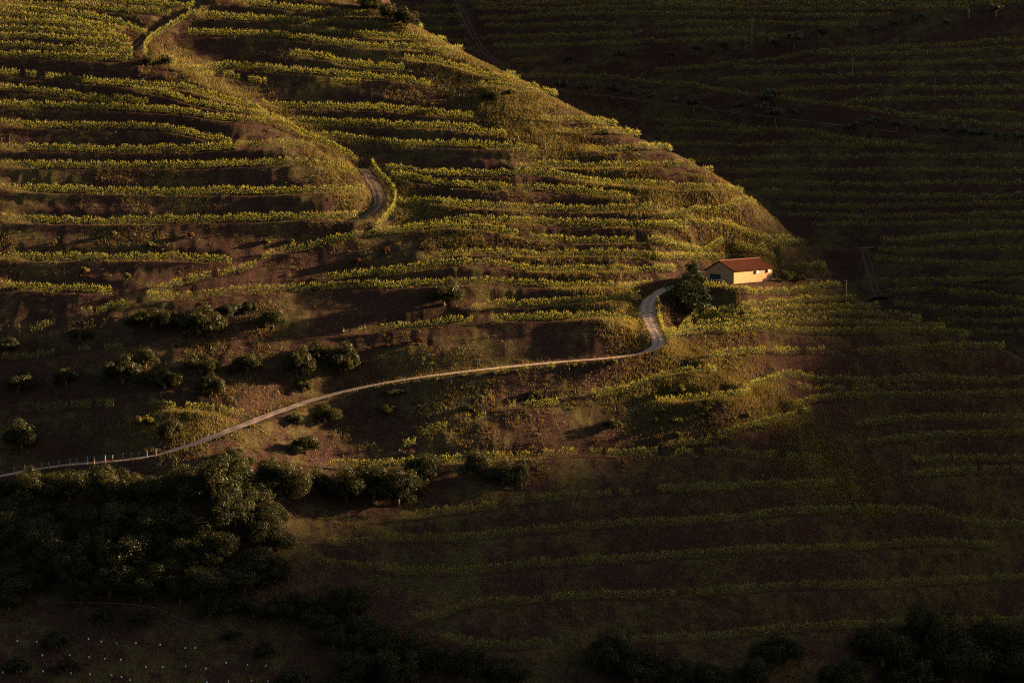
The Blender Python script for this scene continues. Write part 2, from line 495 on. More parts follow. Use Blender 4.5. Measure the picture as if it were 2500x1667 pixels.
def lift_line(px, dpx=4.0, jump=9.0, sm=2, ylim=(0, 9999)):
    q = densify(px, dpx); P = lift(q[:, 0], q[:, 1])
    ok = ~np.isnan(P[:, 0]) & (P[:, 1] > ylim[0]) & (P[:, 1] < ylim[1])
    runs = []; cur = []
    for i in range(len(P)):
        if not ok[i] or (cur and abs(P[i, 1] - cur[-1][1]) > jump):
            if len(cur) > 3: runs.append(np.array(cur))
            cur = []
        if ok[i]: cur.append(P[i])
    if len(cur) > 3: runs.append(np.array(cur))
    return [smooth(r, sm) for r in runs]
for n, r in ROADS.items():
    runs = lift_line(r['px'], 4, 40, 2)
    L = max(runs, key=len) if n != 'road' else np.concatenate(runs)
    L = densify(L, 1.0)
    L = smooth(L, r['sm']) if n == 'road' else smooth(smooth(L, r['sm']), r['sm']); L[:, 2] = smooth(smooth(L, 5), 5)[:, 2] if n == 'road' else L[:, 2]
    r['line'] = densify(L, .8)
    carve(NEAR, [r['line']], r['flat'], r['reach'], 2); carve(FAR, [r['line']], r['flat'], r['reach'], 1)

# the level pad of the farm building
H_TH = math.radians(51); H_L, H_W, H_H, H_RISE = 17.2, 8.3, 3.3, 2.2
hu = Vector((math.cos(H_TH), math.sin(H_TH), 0)); hv = Vector((-math.sin(H_TH), math.cos(H_TH), 0))
hy = 590.0
hx, _, hz = [float(v) for v in at_depth(1791.5, 693.5, hy)]
H0 = Vector((hx, hy, hz))
pad = np.array([tuple(H0 + hu * (a * H_L) + hv * (b * H_W)) for b in (.25, .5, .75, .9) for a in ((0, .25, .5, .75, 1) if b in (.25, .75) else (1, .75, .5, .25, 0))])
pad = np.concatenate([pad, [tuple(H0 + hu * (a * H_L) + hv * (b * H_W)) for a, b in ((1.2, .6), (1.2, .2), (1.45, .2), (1.7, .1))]])
carve(NEAR, [pad], 4.6, 12.0, 2)

# ------------------------------------------------------------------ vine rows: where each one runs in the photograph
# (zone, [segments], options)   gap: share of missing vines, h: height factor
ROWS = []
def rows(zone, *items):
    for it in items:
        opt = it[-1] if isinstance(it[-1], dict) else {}
        segs = [s for s in it if not isinstance(s, dict)]
        ROWS.append((zone, trace(*segs), opt))
rows('top',
 (('A', [(480,18),(800,30),(1000,45),(1240,58)]),), (('A', [(0,38),(300,52),(600,70),(850,92),(1090,115)]),),
 (('A', [(0,72),(300,92),(560,118),(760,165),(900,210),(940,240)]),), (('A', [(0,112),(300,132),(500,152),(650,190),(800,222)]),),
 (('A', [(0,160),(250,165),(450,180),(600,205),(740,235)]),), (('A', [(0,208),(200,210),(400,225),(600,240),(760,258),(830,290)]),),
 (('A', [(0,258),(250,262),(500,278),(700,295),(845,322)]),), (('A', [(0,310),(250,322),(500,338),(700,352),(845,352)]),),
 (('A', [(0,375),(200,378),(400,388),(560,392),(720,402),(850,388)]),))
rows('brow',
 (('A', [(1210,120),(1090,195),(970,262),(915,320),(930,380)]),),
 (('A', [(1460,25),(1700,52),(2000,88),(2352,120)]), ('B', [(385,128)])),
 (('B', [(0,20),(100,28),(215,38)]),),
 (('A', [(1200,108),(1500,135),(1800,155),(2091,168)]), ('B', [(130,172),(270,180)])),
 (('A', [(1900,205),(2091,228)]), ('B', [(250,250),(450,262),(560,268)])),
 (('A', [(1200,232),(1500,240),(1800,250),(2000,275)]), ('B', [(100,300),(300,318),(500,325),(640,342)])),
 (('A', [(1850,365),(2091,385)]), ('B', [(100,420),(250,440),(490,462)])),
 (('B', [(490,400),(700,410),(800,435),(950,482),(1065,510)]),),
 (('A', [(1090,440),(1200,475),(1500,440),(1800,470),(2091,490)]), ('B', [(200,502),(450,525),(660,562)])),
 (('A', [(1250,520),(1450,500),(1560,525),(1700,555)]), {'gap': .25}),
 (('B', [(0,548),(120,552),(250,552)]), {'gap': .2}),
 (('B', [(960,572),(1080,566),(1205,565)]),), (('B', [(1235,612),(1310,612),(1395,612)]),))
rows('left',
 (('A', [(0,488),(120,498),(250,510)]), {'gap': .2}),
 (('A', [(290,515),(550,540),(800,560),(1000,565),(1200,585),(1350,630),(1500,672),(1640,710),(1750,765),(1850,820),(2000,890),(2150,960),(2250,1030),(2290,1060)]),),
 (('A', [(0,585),(250,610),(500,640),(750,660),(950,672)]),),
 (('A', [(850,598),(1050,618),(1200,662),(1350,700),(1550,735),(1700,762)]),),
 (('A', [(0,688),(300,700),(600,710),(900,720),(1150,735),(1350,765),(1550,790),(1700,800)]),),
 (('A', [(0,815),(300,825),(600,835),(900,835),(1100,850),(1250,880),(1350,905),(1480,922)]),),
 (('A', [(0,972),(300,972),(600,980),(900,980),(1200,978),(1500,962),(1800,945),(2000,950)]),),
 (('A', [(0,1078),(300,1083),(700,1083),(1100,1085),(1500,1072),(1800,1062),(2000,1072),(2150,1098),(2280,1135)]),),
 (('A', [(0,1225),(300,1235),(600,1242),(1000,1250),(1400,1252),(1800,1245),(2100,1240),(2330,1240)]),),
 (('A', [(0,1425),(200,1430),(500,1435),(900,1438),(1300,1430),(1700,1418),(2000,1408),(2280,1405)]),))
rows('mid',
 (('B', [(-420,690),(-100,705),(300,712),(650,742),(930,770)]),),
 (('B', [(-300,790),(0,808),(400,818),(850,836),(1000,860),(1140,880)]),),
 (('B', [(-60,885),(300,928),(700,948),(1000,950),(1200,965),(1340,985)]),),
 (('B', [(370,1100),(700,1128),(1000,1138),(1300,1125),(1450,1135),(1650,1175),(1720,1205)]),),
 (('B', [(400,1140),(560,1160),(700,1190),(900,1210),(1150,1225),(1400,1225),(1650,1245),(1780,1265),(1930,1290)]),),
 (('B', [(455,1320),(600,1300),(740,1308),(850,1328),(1100,1348),(1500,1362),(1900,1362),(2070,1352)]),),
 (('B', [(280,1050),(320,1120),(400,1178),(435,1245),(435,1310),(385,1400),(310,1468)]), {'w': .8}),
 (('B', [(320,1490),(600,1462),(770,1432),(900,1415),(1000,1418),(1200,1436),(1600,1450),(2000,1465),(2300,1468)]),),
 (('E', [(-420,285),(-300,245),(-180,232),(0,180),(200,142),(400,120),(600,100),(750,78),(900,88),(1050,102),(1200,135),(1350,162),(1600,178),(1900,178),(2100,176),(2352,172)]), {'gap': .1}),
 (('E', [(600,300),(700,272),(850,248),(1000,252),(1200,262),(1400,272),(1600,260),(1900,262),(2100,272),(2340,282)]),),
 (('E', [(-30,418),(200,385),(400,372),(600,345),(750,325),(900,315),(1000,322),(1150,335),(1300,358),(1450,368),(1650,360),(1900,360),(2100,355),(2220,358)]),),
 (('D', [(940,535),(1100,540),(1300,525),(1400,512),(1600,495),(1850,482),(2091,475)]), ('E', [(300,462),(600,452),(800,445),(1000,442),(1200,445),(1400,455),(1500,468),(1700,465),(1900,465),(2070,460)])),
 (('E', [(920,620),(1000,595),(1060,575),(1300,582),(1500,570),(1700,558),(1900,542),(1990,522)]),),
 (('E', [(1040,675),(1200,672),(1400,662),(1600,662),(1800,660),(1900,680),(1985,715)]),),
 (('E', [(100,770),(250,748),(400,732),(640,712),(800,682),(965,692)]), {'gap': .12, 'h': .9}),
 (('D', [(1640,322),(1500,372),(1330,402),(1280,412),(1150,445),(1050,475),(940,522)]), {'gap': .12}))
rows('bank',
 (('D', [(0,285),(200,285),(500,285),(900,282),(1200,288),(1400,302),(1480,312)]),),
 (('D', [(0,462),(200,472),(400,482),(620,494),(720,512)]),),
 (('D', [(800,575),(720,595),(600,635),(510,652)]), {'gap': .1}),
 (('D', [(350,690),(300,720),(200,742),(110,752)]), {'gap': .25}),
 (('D', [(0,920),(150,915),(320,893),(500,865),(640,865),(780,852)]), {'gap': .35, 'h': .8}),
 (('D', [(200,1240),(300,1245),(480,1235),(600,1225),(730,1220)]), {'gap': .25}),
 (('D', [(950,1220),(1050,1235),(1200,1245),(1400,1265),(1560,1285)]), {'gap': .12}))
rows('roadside',
 (('E', [(960,1015),(1080,1015),(1180,1000),(1300,985),(1400,978),(1560,985)]), {'gap': .4, 'h': .8}),
 (('E', [(1680,1170),(1850,1135),(1980,1095),(2091,1050)]), ('F', [(150,1010),(390,1000)])),
 (('E', [(1090,1250),(1200,1230),(1320,1228),(1470,1215)]), {'gap': .3}),
 (('E', [(880,1322),(1010,1300)]), {'gap': .2}),
 (('E', [(600,1402),(700,1380),(830,1350)]), {'gap': .3}),
 (('E', [(430,1500),(560,1460)]), {'gap': .35}),
 (('F', [(0,1200),(200,1192),(400,1172),(610,1150)]),),
 (('F', [(560,1125),(700,1072),(820,1035)]), {'w': .9}),
 (('F', [(70,1480),(270,1455),(450,1412),(600,1365),(750,1325),(900,1295),(985,1245)]), {'gap': .1}))
rows('house',
 (('F', [(1370-870,215),(600,240),(700,258),(765,290)]),),
 (('F', [(310,458),(450,460),(600,468),(800,470),(1000,464),(1150,456),(1300,448)]),),
 (('F', [(300,625),(400,602),(500,582),(650,552),(750,542),(900,542),(1050,538),(1150,532)]),),
 (('F', [(560,602),(750,598),(900,596),(1100,592),(1250,582),(1330,580)]),),
 (('F', [(250,665),(400,640),(600,635),(800,645),(1000,640),(1200,625),(1400,625),(1560,642),(1700,672)]),),
 (('F', [(150,735),(300,705),(500,695),(700,695),(900,690),(1100,685),(1300,685),(1500,692),(1700,702),(1840,722)]),),
 (('F', [(430,762),(600,735),(800,745),(1000,758),(1200,762),(1400,752),(1600,752),(1800,752),(1940,768),(2030,775)]),),
 (('F', [(12,545),(22,620),(32,700),(60,770)]), {'w': .9}),
 (('F', [(80,772),(150,742),(200,695),(270,630)]), {'w': .9}),
 (('F', [(60,795),(200,765),(350,745),(480,728)]), {'w': .9}))
rows('dusk',
 (('F', [(340,915),(450,895),(600,885),(700,883)]),),
 (('F', [(750,885),(900,882),(1080,882)]), {'gap': .15}),
 (('F', [(1280,892),(1450,884),(1650,872),(1850,852),(2100,845),(2230,845)]),),
 (('F', [(830,1030),(1050,1028),(1250,1044),(1450,1044),(1700,1054),(1950,1064),(2150,1064),(2400,1058)]),),
 (('F', [(900,1095),(1150,1105),(1400,1098),(1650,1095)]), {'gap': .2}),
 (('F', [(880,1215),(1000,1195),(1200,1175),(1500,1164),(1800,1164),(2100,1154),(2400,1154)]),),
 (('F', [(1280,1355),(1450,1325),(1700,1304),(1950,1304),(2400,1304)]),),
 (('F', [(1350,1474),(1500,1444),(1750,1424),(2000,1414),(2400,1404)]),),
 (('I', [(1650,180),(1800,160),(2050,150),(2400,160)]), {'gap': .1}),
 (('I', [(1640,270),(1800,255),(2100,240),(2400,245)]), {'gap': .1}))
rows('low',
 (('H', [(0,205),(300,205),(500,190),(700,175),(1000,160),(1400,145),(1550,130),(1700,125),(1900,135),(2100,125)]), ('I', [(150,128),(430,132),(680,142),(760,145),(950,158),(1060,162)]), {'gap': .2}),
 (('H', [(480,545),(600,530),(750,502),(900,492),(1050,462),(1250,432),(1450,422),(1700,398),(1980,382)]), {'gap': .2}),
 (('H', [(2110,362),(2352,352)]), ('I', [(450,345),(600,338),(820,332),(950,325),(1150,325)])),
 (('H', [(0,702),(150,702),(295,704)]),),
 (('H', [(370,684),(600,674),(800,680),(1000,655),(1200,632),(1400,622),(1600,602),(1900,582),(2091,575)]), ('I', [(260,568),(500,545),(700,520),(900,504),(1150,494),(1400,494),(1600,498),(1800,505),(1900,545),(2050,575),(2400,594)])),
 (('H', [(-80,812),(0,835),(150,855),(295,882)]),),
 (('H', [(310,864),(450,880),(700,884),(900,884),(1100,864),(1300,844),(1600,824),(1900,808),(2091,795)]), ('I', [(260,780),(500,758),(750,748),(930,744),(1060,738),(1300,724),(1500,714),(1750,704),(1950,704),(2160,724)])),
 (('H', [(540,1182),(750,1162),(850,1105),(1000,1084),(1300,1064),(1600,1044),(1800,1034),(2000,1042)]), ('I', [(0,1040),(260,1025),(400,1014),(700,994),(1000,974),(1300,974),(1600,964),(1900,945),(2100,934),(2400,924)]), {'gap': .08}),
 (('H', [(700,1312),(900,1332),(1000,1364),(1200,1364),(1400,1354),(1510,1335)]), {'gap': .1}),
 (('H', [(1800,1325),(2000,1325),(2200,1315)]), ('I', [(200,1305),(400,1295),(600,1275),(900,1255),(1000,1240),(1200,1234),(1400,1224),(1700,1204),(1900,1204),(2150,1204),(2400,1194)]), {'gap': .08}))
rows('ridge',
 (('B', [(1370,785),(1500,790),(1615,795)]),), (('B', [(1640,800),(1740,800)]),),
 (('B', [(1500,868),(1700,866),(1790,864)]),), (('B', [(1800,862),(1905,866)]),),
 (('B', [(1640,975),(1800,985),(1970,965)]),), (('B', [(1980,960),(2100,960)]),),
 (('B', [(1200,1085),(1400,1078),(1700,1090),(2000,1082),(2185,1075)]),),
 (('B', [(1700,1190),(1900,1200),(2091,1205)]), ('C', [(200,1222),(430,1224)])),
 (('B', [(2130,1400),(2250,1385)]), ('C', [(250,1352),(400,1330),(530,1310)])),
 (('C', [(200,1425),(400,1425),(550,1460),(700,1490),(770,1505)]),),
 (('C', [(0,1448),(120,1448),(210,1452)]),),
 (('C', [(0,1550),(200,1552),(430,1560)]),),
 (('F', [(0,182),(200,178),(430,172)]),), (('F', [(500,200),(800,185),(1150,195)]), {'gap': .1}),
 (('F', [(0,272),(200,275),(440,285)]),), (('F', [(0,350),(60,352),(130,362)]),),
 (('F', [(880,345),(1050,335),(1240,325)]), {'gap': .1}))
def far(zone, *lists):
    for t, pts in lists: ROWS.append((zone, trace((t, pts)), {'far': 1}))
far('far_top',
 ('B', [(900,35),(1400,32),(1800,25),(2352,22)]), ('B', [(930,75),(1400,75),(1800,60),(2091,62),(2500,62)]), ('B', [(960,145),(1400,115),(1800,108),(2091,108)]),
 ('B', [(1000,190),(1400,180),(1840,170)]), ('B', [(970,255),(1500,250),(2000,228)]), ('B', [(1060,315),(1500,312),(1900,290),(2091,280)]), ('B', [(1170,412),(1420,400)]),
 ('C', [(0,38),(600,34),(1200,30),(1700,40),(2400,28)]), ('C', [(420,66),(900,72),(1400,68),(1650,72),(2000,76)]), ('C', [(0,108),(500,108),(1000,122),(1500,122)]),
 ('C', [(0,168),(400,162),(900,172),(1300,182)]), ('C', [(0,228),(300,218),(600,215)]), ('C', [(640,252),(800,248),(930,238)]), ('C', [(0,290),(300,275),(600,265)]))
far('far_gap', ('B', [(560,62),(850,62)]), ('B', [(580,122),(855,122)]), ('B', [(570,202),(885,202)]), ('B', [(600,275),(905,288)]), ('B', [(660,345),(935,335)]))
far('far_mid',
 ('C', [(0,472),(300,452),(500,422),(800,392),(950,362),(1200,340),(1500,320),(1800,305),(2400,270)]),
 ('C', [(500,452),(900,450),(1200,442),(1500,426),(1900,416),(2400,400)]), ('C', [(400,528),(900,512),(1200,506),(1500,500),(1900,496),(2400,490)]),
 ('B', [(1120,502),(1500,502),(1800,512),(2091,550)]), ('C', [(0,552),(200,560),(400,592),(600,622),(800,652),(1000,674),(1200,694),(1400,724),(1600,754),(1900,792),(2400,842)]),
 ('C', [(700,602),(950,588),(1200,582),(1500,578),(1900,582),(2400,582)]), ('C', [(1200,664),(1500,654),(1900,652),(2400,652)]), ('C', [(1800,742),(2100,738),(2400,752)]),
 ('C', [(1100,375),(1500,362),(1900,350),(2400,330)]))
far('far_low',
 ('C', [(0,792),(400,802),(800,852),(1000,862),(1300,902),(1600,932)]), ('C', [(0,852),(400,852),(700,872)]), ('C', [(1050,885),(1250,905),(1450,935)]),
 ('C', [(0,942),(500,942),(1000,942),(1500,952),(1800,962)]), ('C', [(250,1042),(700,1032),(1200,1022),(1800,1022),(2400,1022)]),
 ('C', [(300,1112),(800,1112),(1300,1112),(1800,1108),(2400,1118)]), ('C', [(450,1192),(900,1188),(1400,1198),(1900,1192),(2400,1192)]),
 ('C', [(680,1252),(1000,1262),(1400,1272),(1900,1272),(2400,1262)]), ('C', [(780,1332),(1200,1342),(1600,1332),(2000,1322),(2400,1312)]),
 ('C', [(850,1402),(1300,1402),(1800,1392),(2400,1382)]), ('C', [(1000,1462),(1500,1452),(2000,1442),(2400,1442)]), ('C', [(1430,1552),(1800,1522),(2400,1502)]),
 ('F', [(1450,185),(1900,145),(2400,125)]), ('F', [(1420,228),(1700,234),(2400,218)]), ('F', [(1400,285),(1800,315),(2400,325)]), ('F', [(1430,420),(1800,424),(2400,424)]),
 ('F', [(1470,500),(1900,495),(2400,555)]), ('F', [(1520,575),(1900,614),(2400,625)]), ('F', [(1800,690),(2400,690)]), ('F', [(2050,755),(2400,765)]))

bench_n, bench_f = [], []
for i, (zone, px, opt) in enumerate(ROWS):
    isfar = 'far' in opt
    runs = lift_line(px, 5, 14 if not isfar else 20, 3, (YSPLIT - 60, 2000) if isfar else (0, YSPLIT - 2))
    if zone in ('ridge', 'brow', 'house', 'dusk') and runs and (len(px) == 0 or opt.get('wrap', 1)):
        for ri, r in enumerate(runs):
            u_, w_ = r[-1, 0] / r[-1, 1], (r[-1, 2] - CAM_Z) / r[-1, 1]
            ppx = 1250 + FPX * u_ * CP; 
            sp = np.interp(px[-1][0], SIL[:, 0], SIL[:, 1])
            if abs(px[-1][1] - sp) < 75 and len(r) > 6:
                p = r[-1, :2].copy(); d = r[-1, :2] - r[-5, :2]; d = d / max(np.linalg.norm(d), 1e-6); ext = []
                for _ in range(26):
                    gx = float(ground(p[0] + 1, p[1]) - ground(p[0] - 1, p[1])); gy = float(ground(p[0], p[1] + 1) - ground(p[0], p[1] - 1))
                    c = np.array([-gy, gx]); c = c / max(np.linalg.norm(c), 1e-6)
                    if c @ d < 0: c = -c
                    d = .75 * d + .25 * c; d /= np.linalg.norm(d); p = p + d * .8
                    if p[1] > YSPLIT - 3: break
                    ext.append((p[0], p[1], float(ground(p[0], p[1]))))
                if ext:
                    ext = np.array(ext); ext = ext[:9]
                    runs[ri] = smooth(np.concatenate([r, ext]), 2)
    opt['runs'] = runs
    for r in runs:
        gx = ground(r[:, 0] + .5, r[:, 1]) - ground(r[:, 0] - .5, r[:, 1]); gy = ground(r[:, 0], r[:, 1] + .5) - ground(r[:, 0], r[:, 1] - .5)
        gl = np.maximum(np.hypot(gx, gy), .05)
        b = r.copy(); sh = 1.0
        b[:, 0] += sh * gx / gl; b[:, 1] += sh * gy / gl
        (bench_f if isfar else bench_n).append(b)
DN = carve(NEAR, bench_n + bench_f, 1.45, 4.2, 1, 7.0)
carve(FAR, bench_f, 1.6, 4.4, 1, 8.0)
# keep the roads level after the terraces were cut
for n, r in ROADS.items():
    carve(NEAR, [r['line']], r['w'] / 2 + .4, r['w'] / 2 + 2.2, 1); carve(FAR, [r['line']], r['w'] / 2 + .4, r['w'] / 2 + 2.4, 0)
carve(NEAR, [pad], 4.0, 6.5, 1)
ROADP = np.concatenate([r['line'] for r in ROADS.values()])
def near_road(x, y, d):
    k = np.zeros(len(x), bool)
    for i in range(0, len(x), 20000):
        k[i:i+20000] = (((x[i:i+20000, None] - ROADP[None, ::3, 0]) ** 2 + (y[i:i+20000, None] - ROADP[None, ::3, 1]) ** 2).min(1) < d * d)
    return k
# rough ground: rills down the banks and lumps, kept off the roads and the yard
keep = np.ones(NEAR.Z.shape)
mask = Grid(-150, 160, 392, YSPLIT, GD); mask.Z[:] = 0
mask2 = Grid(-150, 160, 392, YSPLIT, GD)
dm = np.full(NEAR.Z.shape, 99.)
for r in ROADS.values():
    tmp = Grid(-150, 160, 392, YSPLIT, GD); q = carve(tmp, [r['line']], 1, 5)
    if q is not None: dm = np.minimum(dm, q)
tmp = Grid(-150, 160, 392, YSPLIT, GD); q = carve(tmp, [pad], 1, 8); dm = np.minimum(dm, np.maximum(q - 3, 0))
rough_w = np.clip((dm - 2.6) / 2.0, 0, 1)
bw = .35 + .65 * np.clip((DN - 1.0) / 1.2, 0, 1)
NEAR.Z = NEAR.Z + rough_w * bw * (fbm(NEAR.X / 5.5, NEAR.Y / 5.5, 3, 4) * 1.0 + fbm(NEAR.X / 1.3, NEAR.Y / 4.0, 9, 3) * .55)
FAR.Z = FAR.Z + fbm(FAR.X / 7, FAR.Y / 7, 5, 4) * .8

def grid_faces(g):
    i = np.arange(g.nx * g.ny).reshape(g.ny, g.nx)
    return np.stack([i[:-1, :-1], i[:-1, 1:], i[1:, 1:], i[1:, :-1]], -1).reshape(-1, 4)
for name, g, lab in (('hillside', NEAR, None), ('far_hillside', FAR, None)):
    me = mesh_np(name, np.stack([g.X, g.Y, g.Z], -1).reshape(-1, 3), grid_faces(g), True)
    tag(link(name, me, M['soil']), {'hillside': 'terraced brown hillside of dry grass and schist soil', 'far_hillside': 'shaded terraced slope behind the spur'}[name], kind='structure')

# valley floor to the horizon
gm = MB(); gm.poly([(-6000, -3000, 0), (6000, -3000, 0), (6000, 9000, 0), (-6000, 9000, 0)], [(0, 1, 2, 3)])
tag(gm.build('ground', M['soil']), 'brown valley floor far below', kind='structure')

def ribbon(line, w, dz=.05, n=10):
    t = np.gradient(line[:, :2], axis=0); t /= np.maximum(np.linalg.norm(t, axis=1), 1e-6)[:, None]
    nrm = np.stack([-t[:, 1], t[:, 0]], -1)
    k = np.linspace(-1, 1, n + 1)
    ii = np.arange(len(line)); wl_ = 1 + .25 * (vnoise(ii * .23, 0. * ii, 4) - .5) + .22 * (vnoise(ii * .9, 0. * ii, 6) - .5); wr_ = 1 + .25 * (vnoise(ii * .21, 0. * ii, 14) - .5) + .22 * (vnoise(ii * .83, 0. * ii, 16) - .5)
    V = np.zeros((len(line), n + 1, 3))
    for j, a in enumerate(k):
        q = line[:, :2] + nrm * (a * w / 2 * (wl_ if a < 0 else wr_))[:, None]
        V[:, j, :2] = q; V[:, j, 2] = ground(q[:, 0], q[:, 1])
    base = np.median(V[:, :, 2], 1)[:, None]
    crown = np.array([0 if abs(a) > .95 else (-.03 if .3 < abs(a) < .7 else .02) for a in k])
    V[:, :, 2] = np.maximum(V[:, :, 2], base - .06) + dz + crown[None]
    i = np.arange(len(line) * (n + 1)).reshape(len(line), n + 1)
    F = np.stack([i[:-1, :-1], i[:-1, 1:], i[1:, 1:], i[1:, :-1]], -1).reshape(-1, 4)
    global RIB
    RIB = np.tile(np.abs((k[:-1] + k[1:]) / 2), len(line) - 1)
    return V.reshape(-1, 3), F
ROAD_LABEL = {'road': 'pale gravel road climbing across the hill to the house', 'hill_track': 'short dirt track curving up between vine rows', 'upper_track': 'dark dirt track beside the topmost vine block',
  'yard_track': 'gravel strip behind the house roof', 'far_track': 'dirt track running straight down the far slope', 'far_upper_road': 'upper dirt road across the far slope', 'far_lower_road': 'lower dirt road lined with olive trees',
  'saddle_road': 'pale road end on the shaded saddle', 'saddle_track': 'wheel-rutted track dropping from the saddle'}
for n, r in ROADS.items():
    if n in ('saddle_track', 'far_track', 'upper_track'):
        L = r['line']; t_ = np.gradient(L[:, :2], axis=0); t_ /= np.maximum(np.linalg.norm(t_, axis=1), 1e-6)[:, None]; off = np.zeros_like(L); off[:, 0] = -t_[:, 1]; off[:, 1] = t_[:, 0]
        (Va, Fa), (Vb, Fb) = ribbon(L + off * .85, .75, .04, 2), ribbon(L - off * .85, .75, .04, 2)
        V = np.concatenate([Va, Vb]); F = np.concatenate([Fa, Fb + len(Va)])
    else: V, F = ribbon(r['line'], r['w'])
    tag(link(n, mesh_np(n, V, F, True, RIB if len(RIB) == len(F) else None), M['road'] if n in ('road', 'yard_track') else M['rut'] if n in ('saddle_track', 'far_track', 'upper_track') else M['track']), ROAD_LABEL[n], kind='structure')

# ------------------------------------------------------------------ vine rows
def leaf_quads(c, nrm, size, roll=None):
    """c (n,3) centres, nrm (n,3) normals, size (n,)"""
    n = len(c)
    a = np.cross(nrm, RNG.normal(size=(n, 3))); a /= np.maximum(np.linalg.norm(a, axis=1), 1e-6)[:, None]
    b = np.cross(nrm, a); b /= np.maximum(np.linalg.norm(b, axis=1), 1e-6)[:, None]
    s = size[:, None] * .5
    asp = RNG.uniform(.7, 1.0, (n, 1))
    V = np.stack([c - a * s, c - b * s * asp, c + a * s, c + b * s * asp], 1).reshape(-1, 3)
    return V, np.arange(4 * n).reshape(n, 4)

def vine_mesh(runs, opt):
    isfar = 'far' in opt; dens = 56 if isfar else 90; H = 2.15 * opt.get('h', 1.0); wd = opt.get('w', .82)
    Vs, Fs, As = [], [], []; off = 0
    for r in runs:
        P = densify(r[:, :2], .25); L = .25 * (len(P) - 1)
        if L < .6: continue
        n = int(L * dens)
        s = RNG.uniform(0, L, n)
        if opt.get('gap'):
            ph = RNG.uniform(0, 100)
            k = vnoise(s / 1.9 + ph, np.zeros(n), 11); thr = np.quantile(k, opt['gap']); s = s[k > thr]; n = len(s)
        t = np.gradient(P, axis=0); t /= np.maximum(np.linalg.norm(t, axis=1), 1e-6)[:, None]
        def at(s):
            i = np.clip((s / .25).astype(int), 0, len(P) - 2); f = (s / .25 - i)[:, None]
            return P[i] * (1 - f) + P[i + 1] * f, np.stack([-t[i, 1], t[i, 0]], -1)
        ph = RNG.uniform(0, 99)
        vh = H * (.78 + .38 * vnoise(s / 1.1 + ph, np.zeros(n), 3) + .22 * vnoise(s / 6 + ph, np.zeros(n), 8) - .08)
        # body of the canopy
        ns = int(n * .66)
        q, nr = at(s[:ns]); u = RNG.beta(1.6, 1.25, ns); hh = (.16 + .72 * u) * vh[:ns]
        across = RNG.normal(0, .5, ns) * wd * (.55 + .45 * np.sin(np.pi * np.clip(u, .05, 1)))
        C = np.zeros((ns, 3)); C[:, :2] = q + nr * across[:, None]; C[:, 2] = ground(q[:, 0], q[:, 1]) + hh
        N = RNG.normal(size=(ns, 3)); N[:, :2] += nr * (1.4 * np.sign(across))[:, None]; N[:, 2] += .9
        N /= np.linalg.norm(N, axis=1)[:, None]
        sz = RNG.uniform(.12, .24, ns) * (1.25 if isfar else 1)
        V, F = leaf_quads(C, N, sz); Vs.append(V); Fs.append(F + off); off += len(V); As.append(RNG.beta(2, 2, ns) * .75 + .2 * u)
        # upright shoots
        m = (n - ns) // 5
        if m > 0:
            ss = s[ns:ns + m]; q, nr = at(ss); g0 = ground(q[:, 0], q[:, 1]); top = vh[ns:ns + m]
            lean = RNG.normal(0, .28, (m, 2)); ln = RNG.uniform(.3, .85, m)
            for kk in range(5):
                f = (kk + .6) / 5
                C = np.zeros((m, 3)); C[:, :2] = q + lean * (f ** 1.4 * ln)[:, None] + RNG.normal(0, .05, (m, 2)) + nr * RNG.normal(0, .12, (m, 1))
                C[:, 2] = g0 + top * .80 + f * ln
                N = RNG.normal(size=(m, 3)); N[:, 2] *= .5; N /= np.linalg.norm(N, axis=1)[:, None]
                V, F = leaf_quads(C, N, RNG.uniform(.10, .20, m) * (1.2 - .4 * f)); Vs.append(V); Fs.append(F + off); off += len(V); As.append(np.clip(RNG.normal(.75, .15, m), 0, 1))
    if not Vs: return None
    V = np.concatenate(Vs)
    return V, np.concatenate(Fs), np.concatenate(As)

ORD = ['', 'first', 'second', 'third', 'fourth', 'fifth', 'sixth', 'seventh', 'eighth', 'ninth', 'tenth', 'eleventh', 'twelfth', 'thirteenth', 'fourteenth', 'fifteenth',
       'sixteenth', 'seventeenth', 'eighteenth', 'nineteenth', 'twentieth', 'twenty-first', 'twenty-second', 'twenty-third', 'twenty-fourth']
ZLAB = {
 'top': ('vine row in the dense block at the top left corner', 'vine rows of the top left block'),
 'brow': ('sunlit vine row on the high brow right of the dark track', 'vine rows on the high brow'),
 'left': ('long vine row on the left shoulder above the curved track', 'vine rows on the left shoulder'),
 'mid': ('golden vine row on the middle slope left of the road bend', 'vine rows on the middle slope'),
 'bank': ('broken vine row on the shrubby bank above the fenced road', 'vine rows on the shrubby bank'),
 'roadside': ('short vine row on the steep slope just below the gravel road', 'vine rows below the gravel road'),
 'house': ('vine row on the terraces around the yellow house', 'vine rows around the house'),
 'dusk': ('dim vine row on the shaded slope below the house terraces', 'vine rows on the shaded lower right slope'),
 'low': ('dark vine row on the bottom terraces right of the grove', 'vine rows on the bottom terraces'),
 'ridge': ('vine row on the spur edge above and left of the house', 'vine rows along the spur edge'),
 'far_top': ('shaded far vine row above the upper dirt road', 'far vine rows above the upper road'),
 'far_gap': ('shaded far vine row left of the straight track', 'far vine rows left of the track'),
 'far_mid': ('shaded far vine row between the two dirt roads', 'far vine rows between the roads'),
 'far_low': ('shaded far vine row below the olive lined road', 'far vine rows below the olive road')}
zc = {}
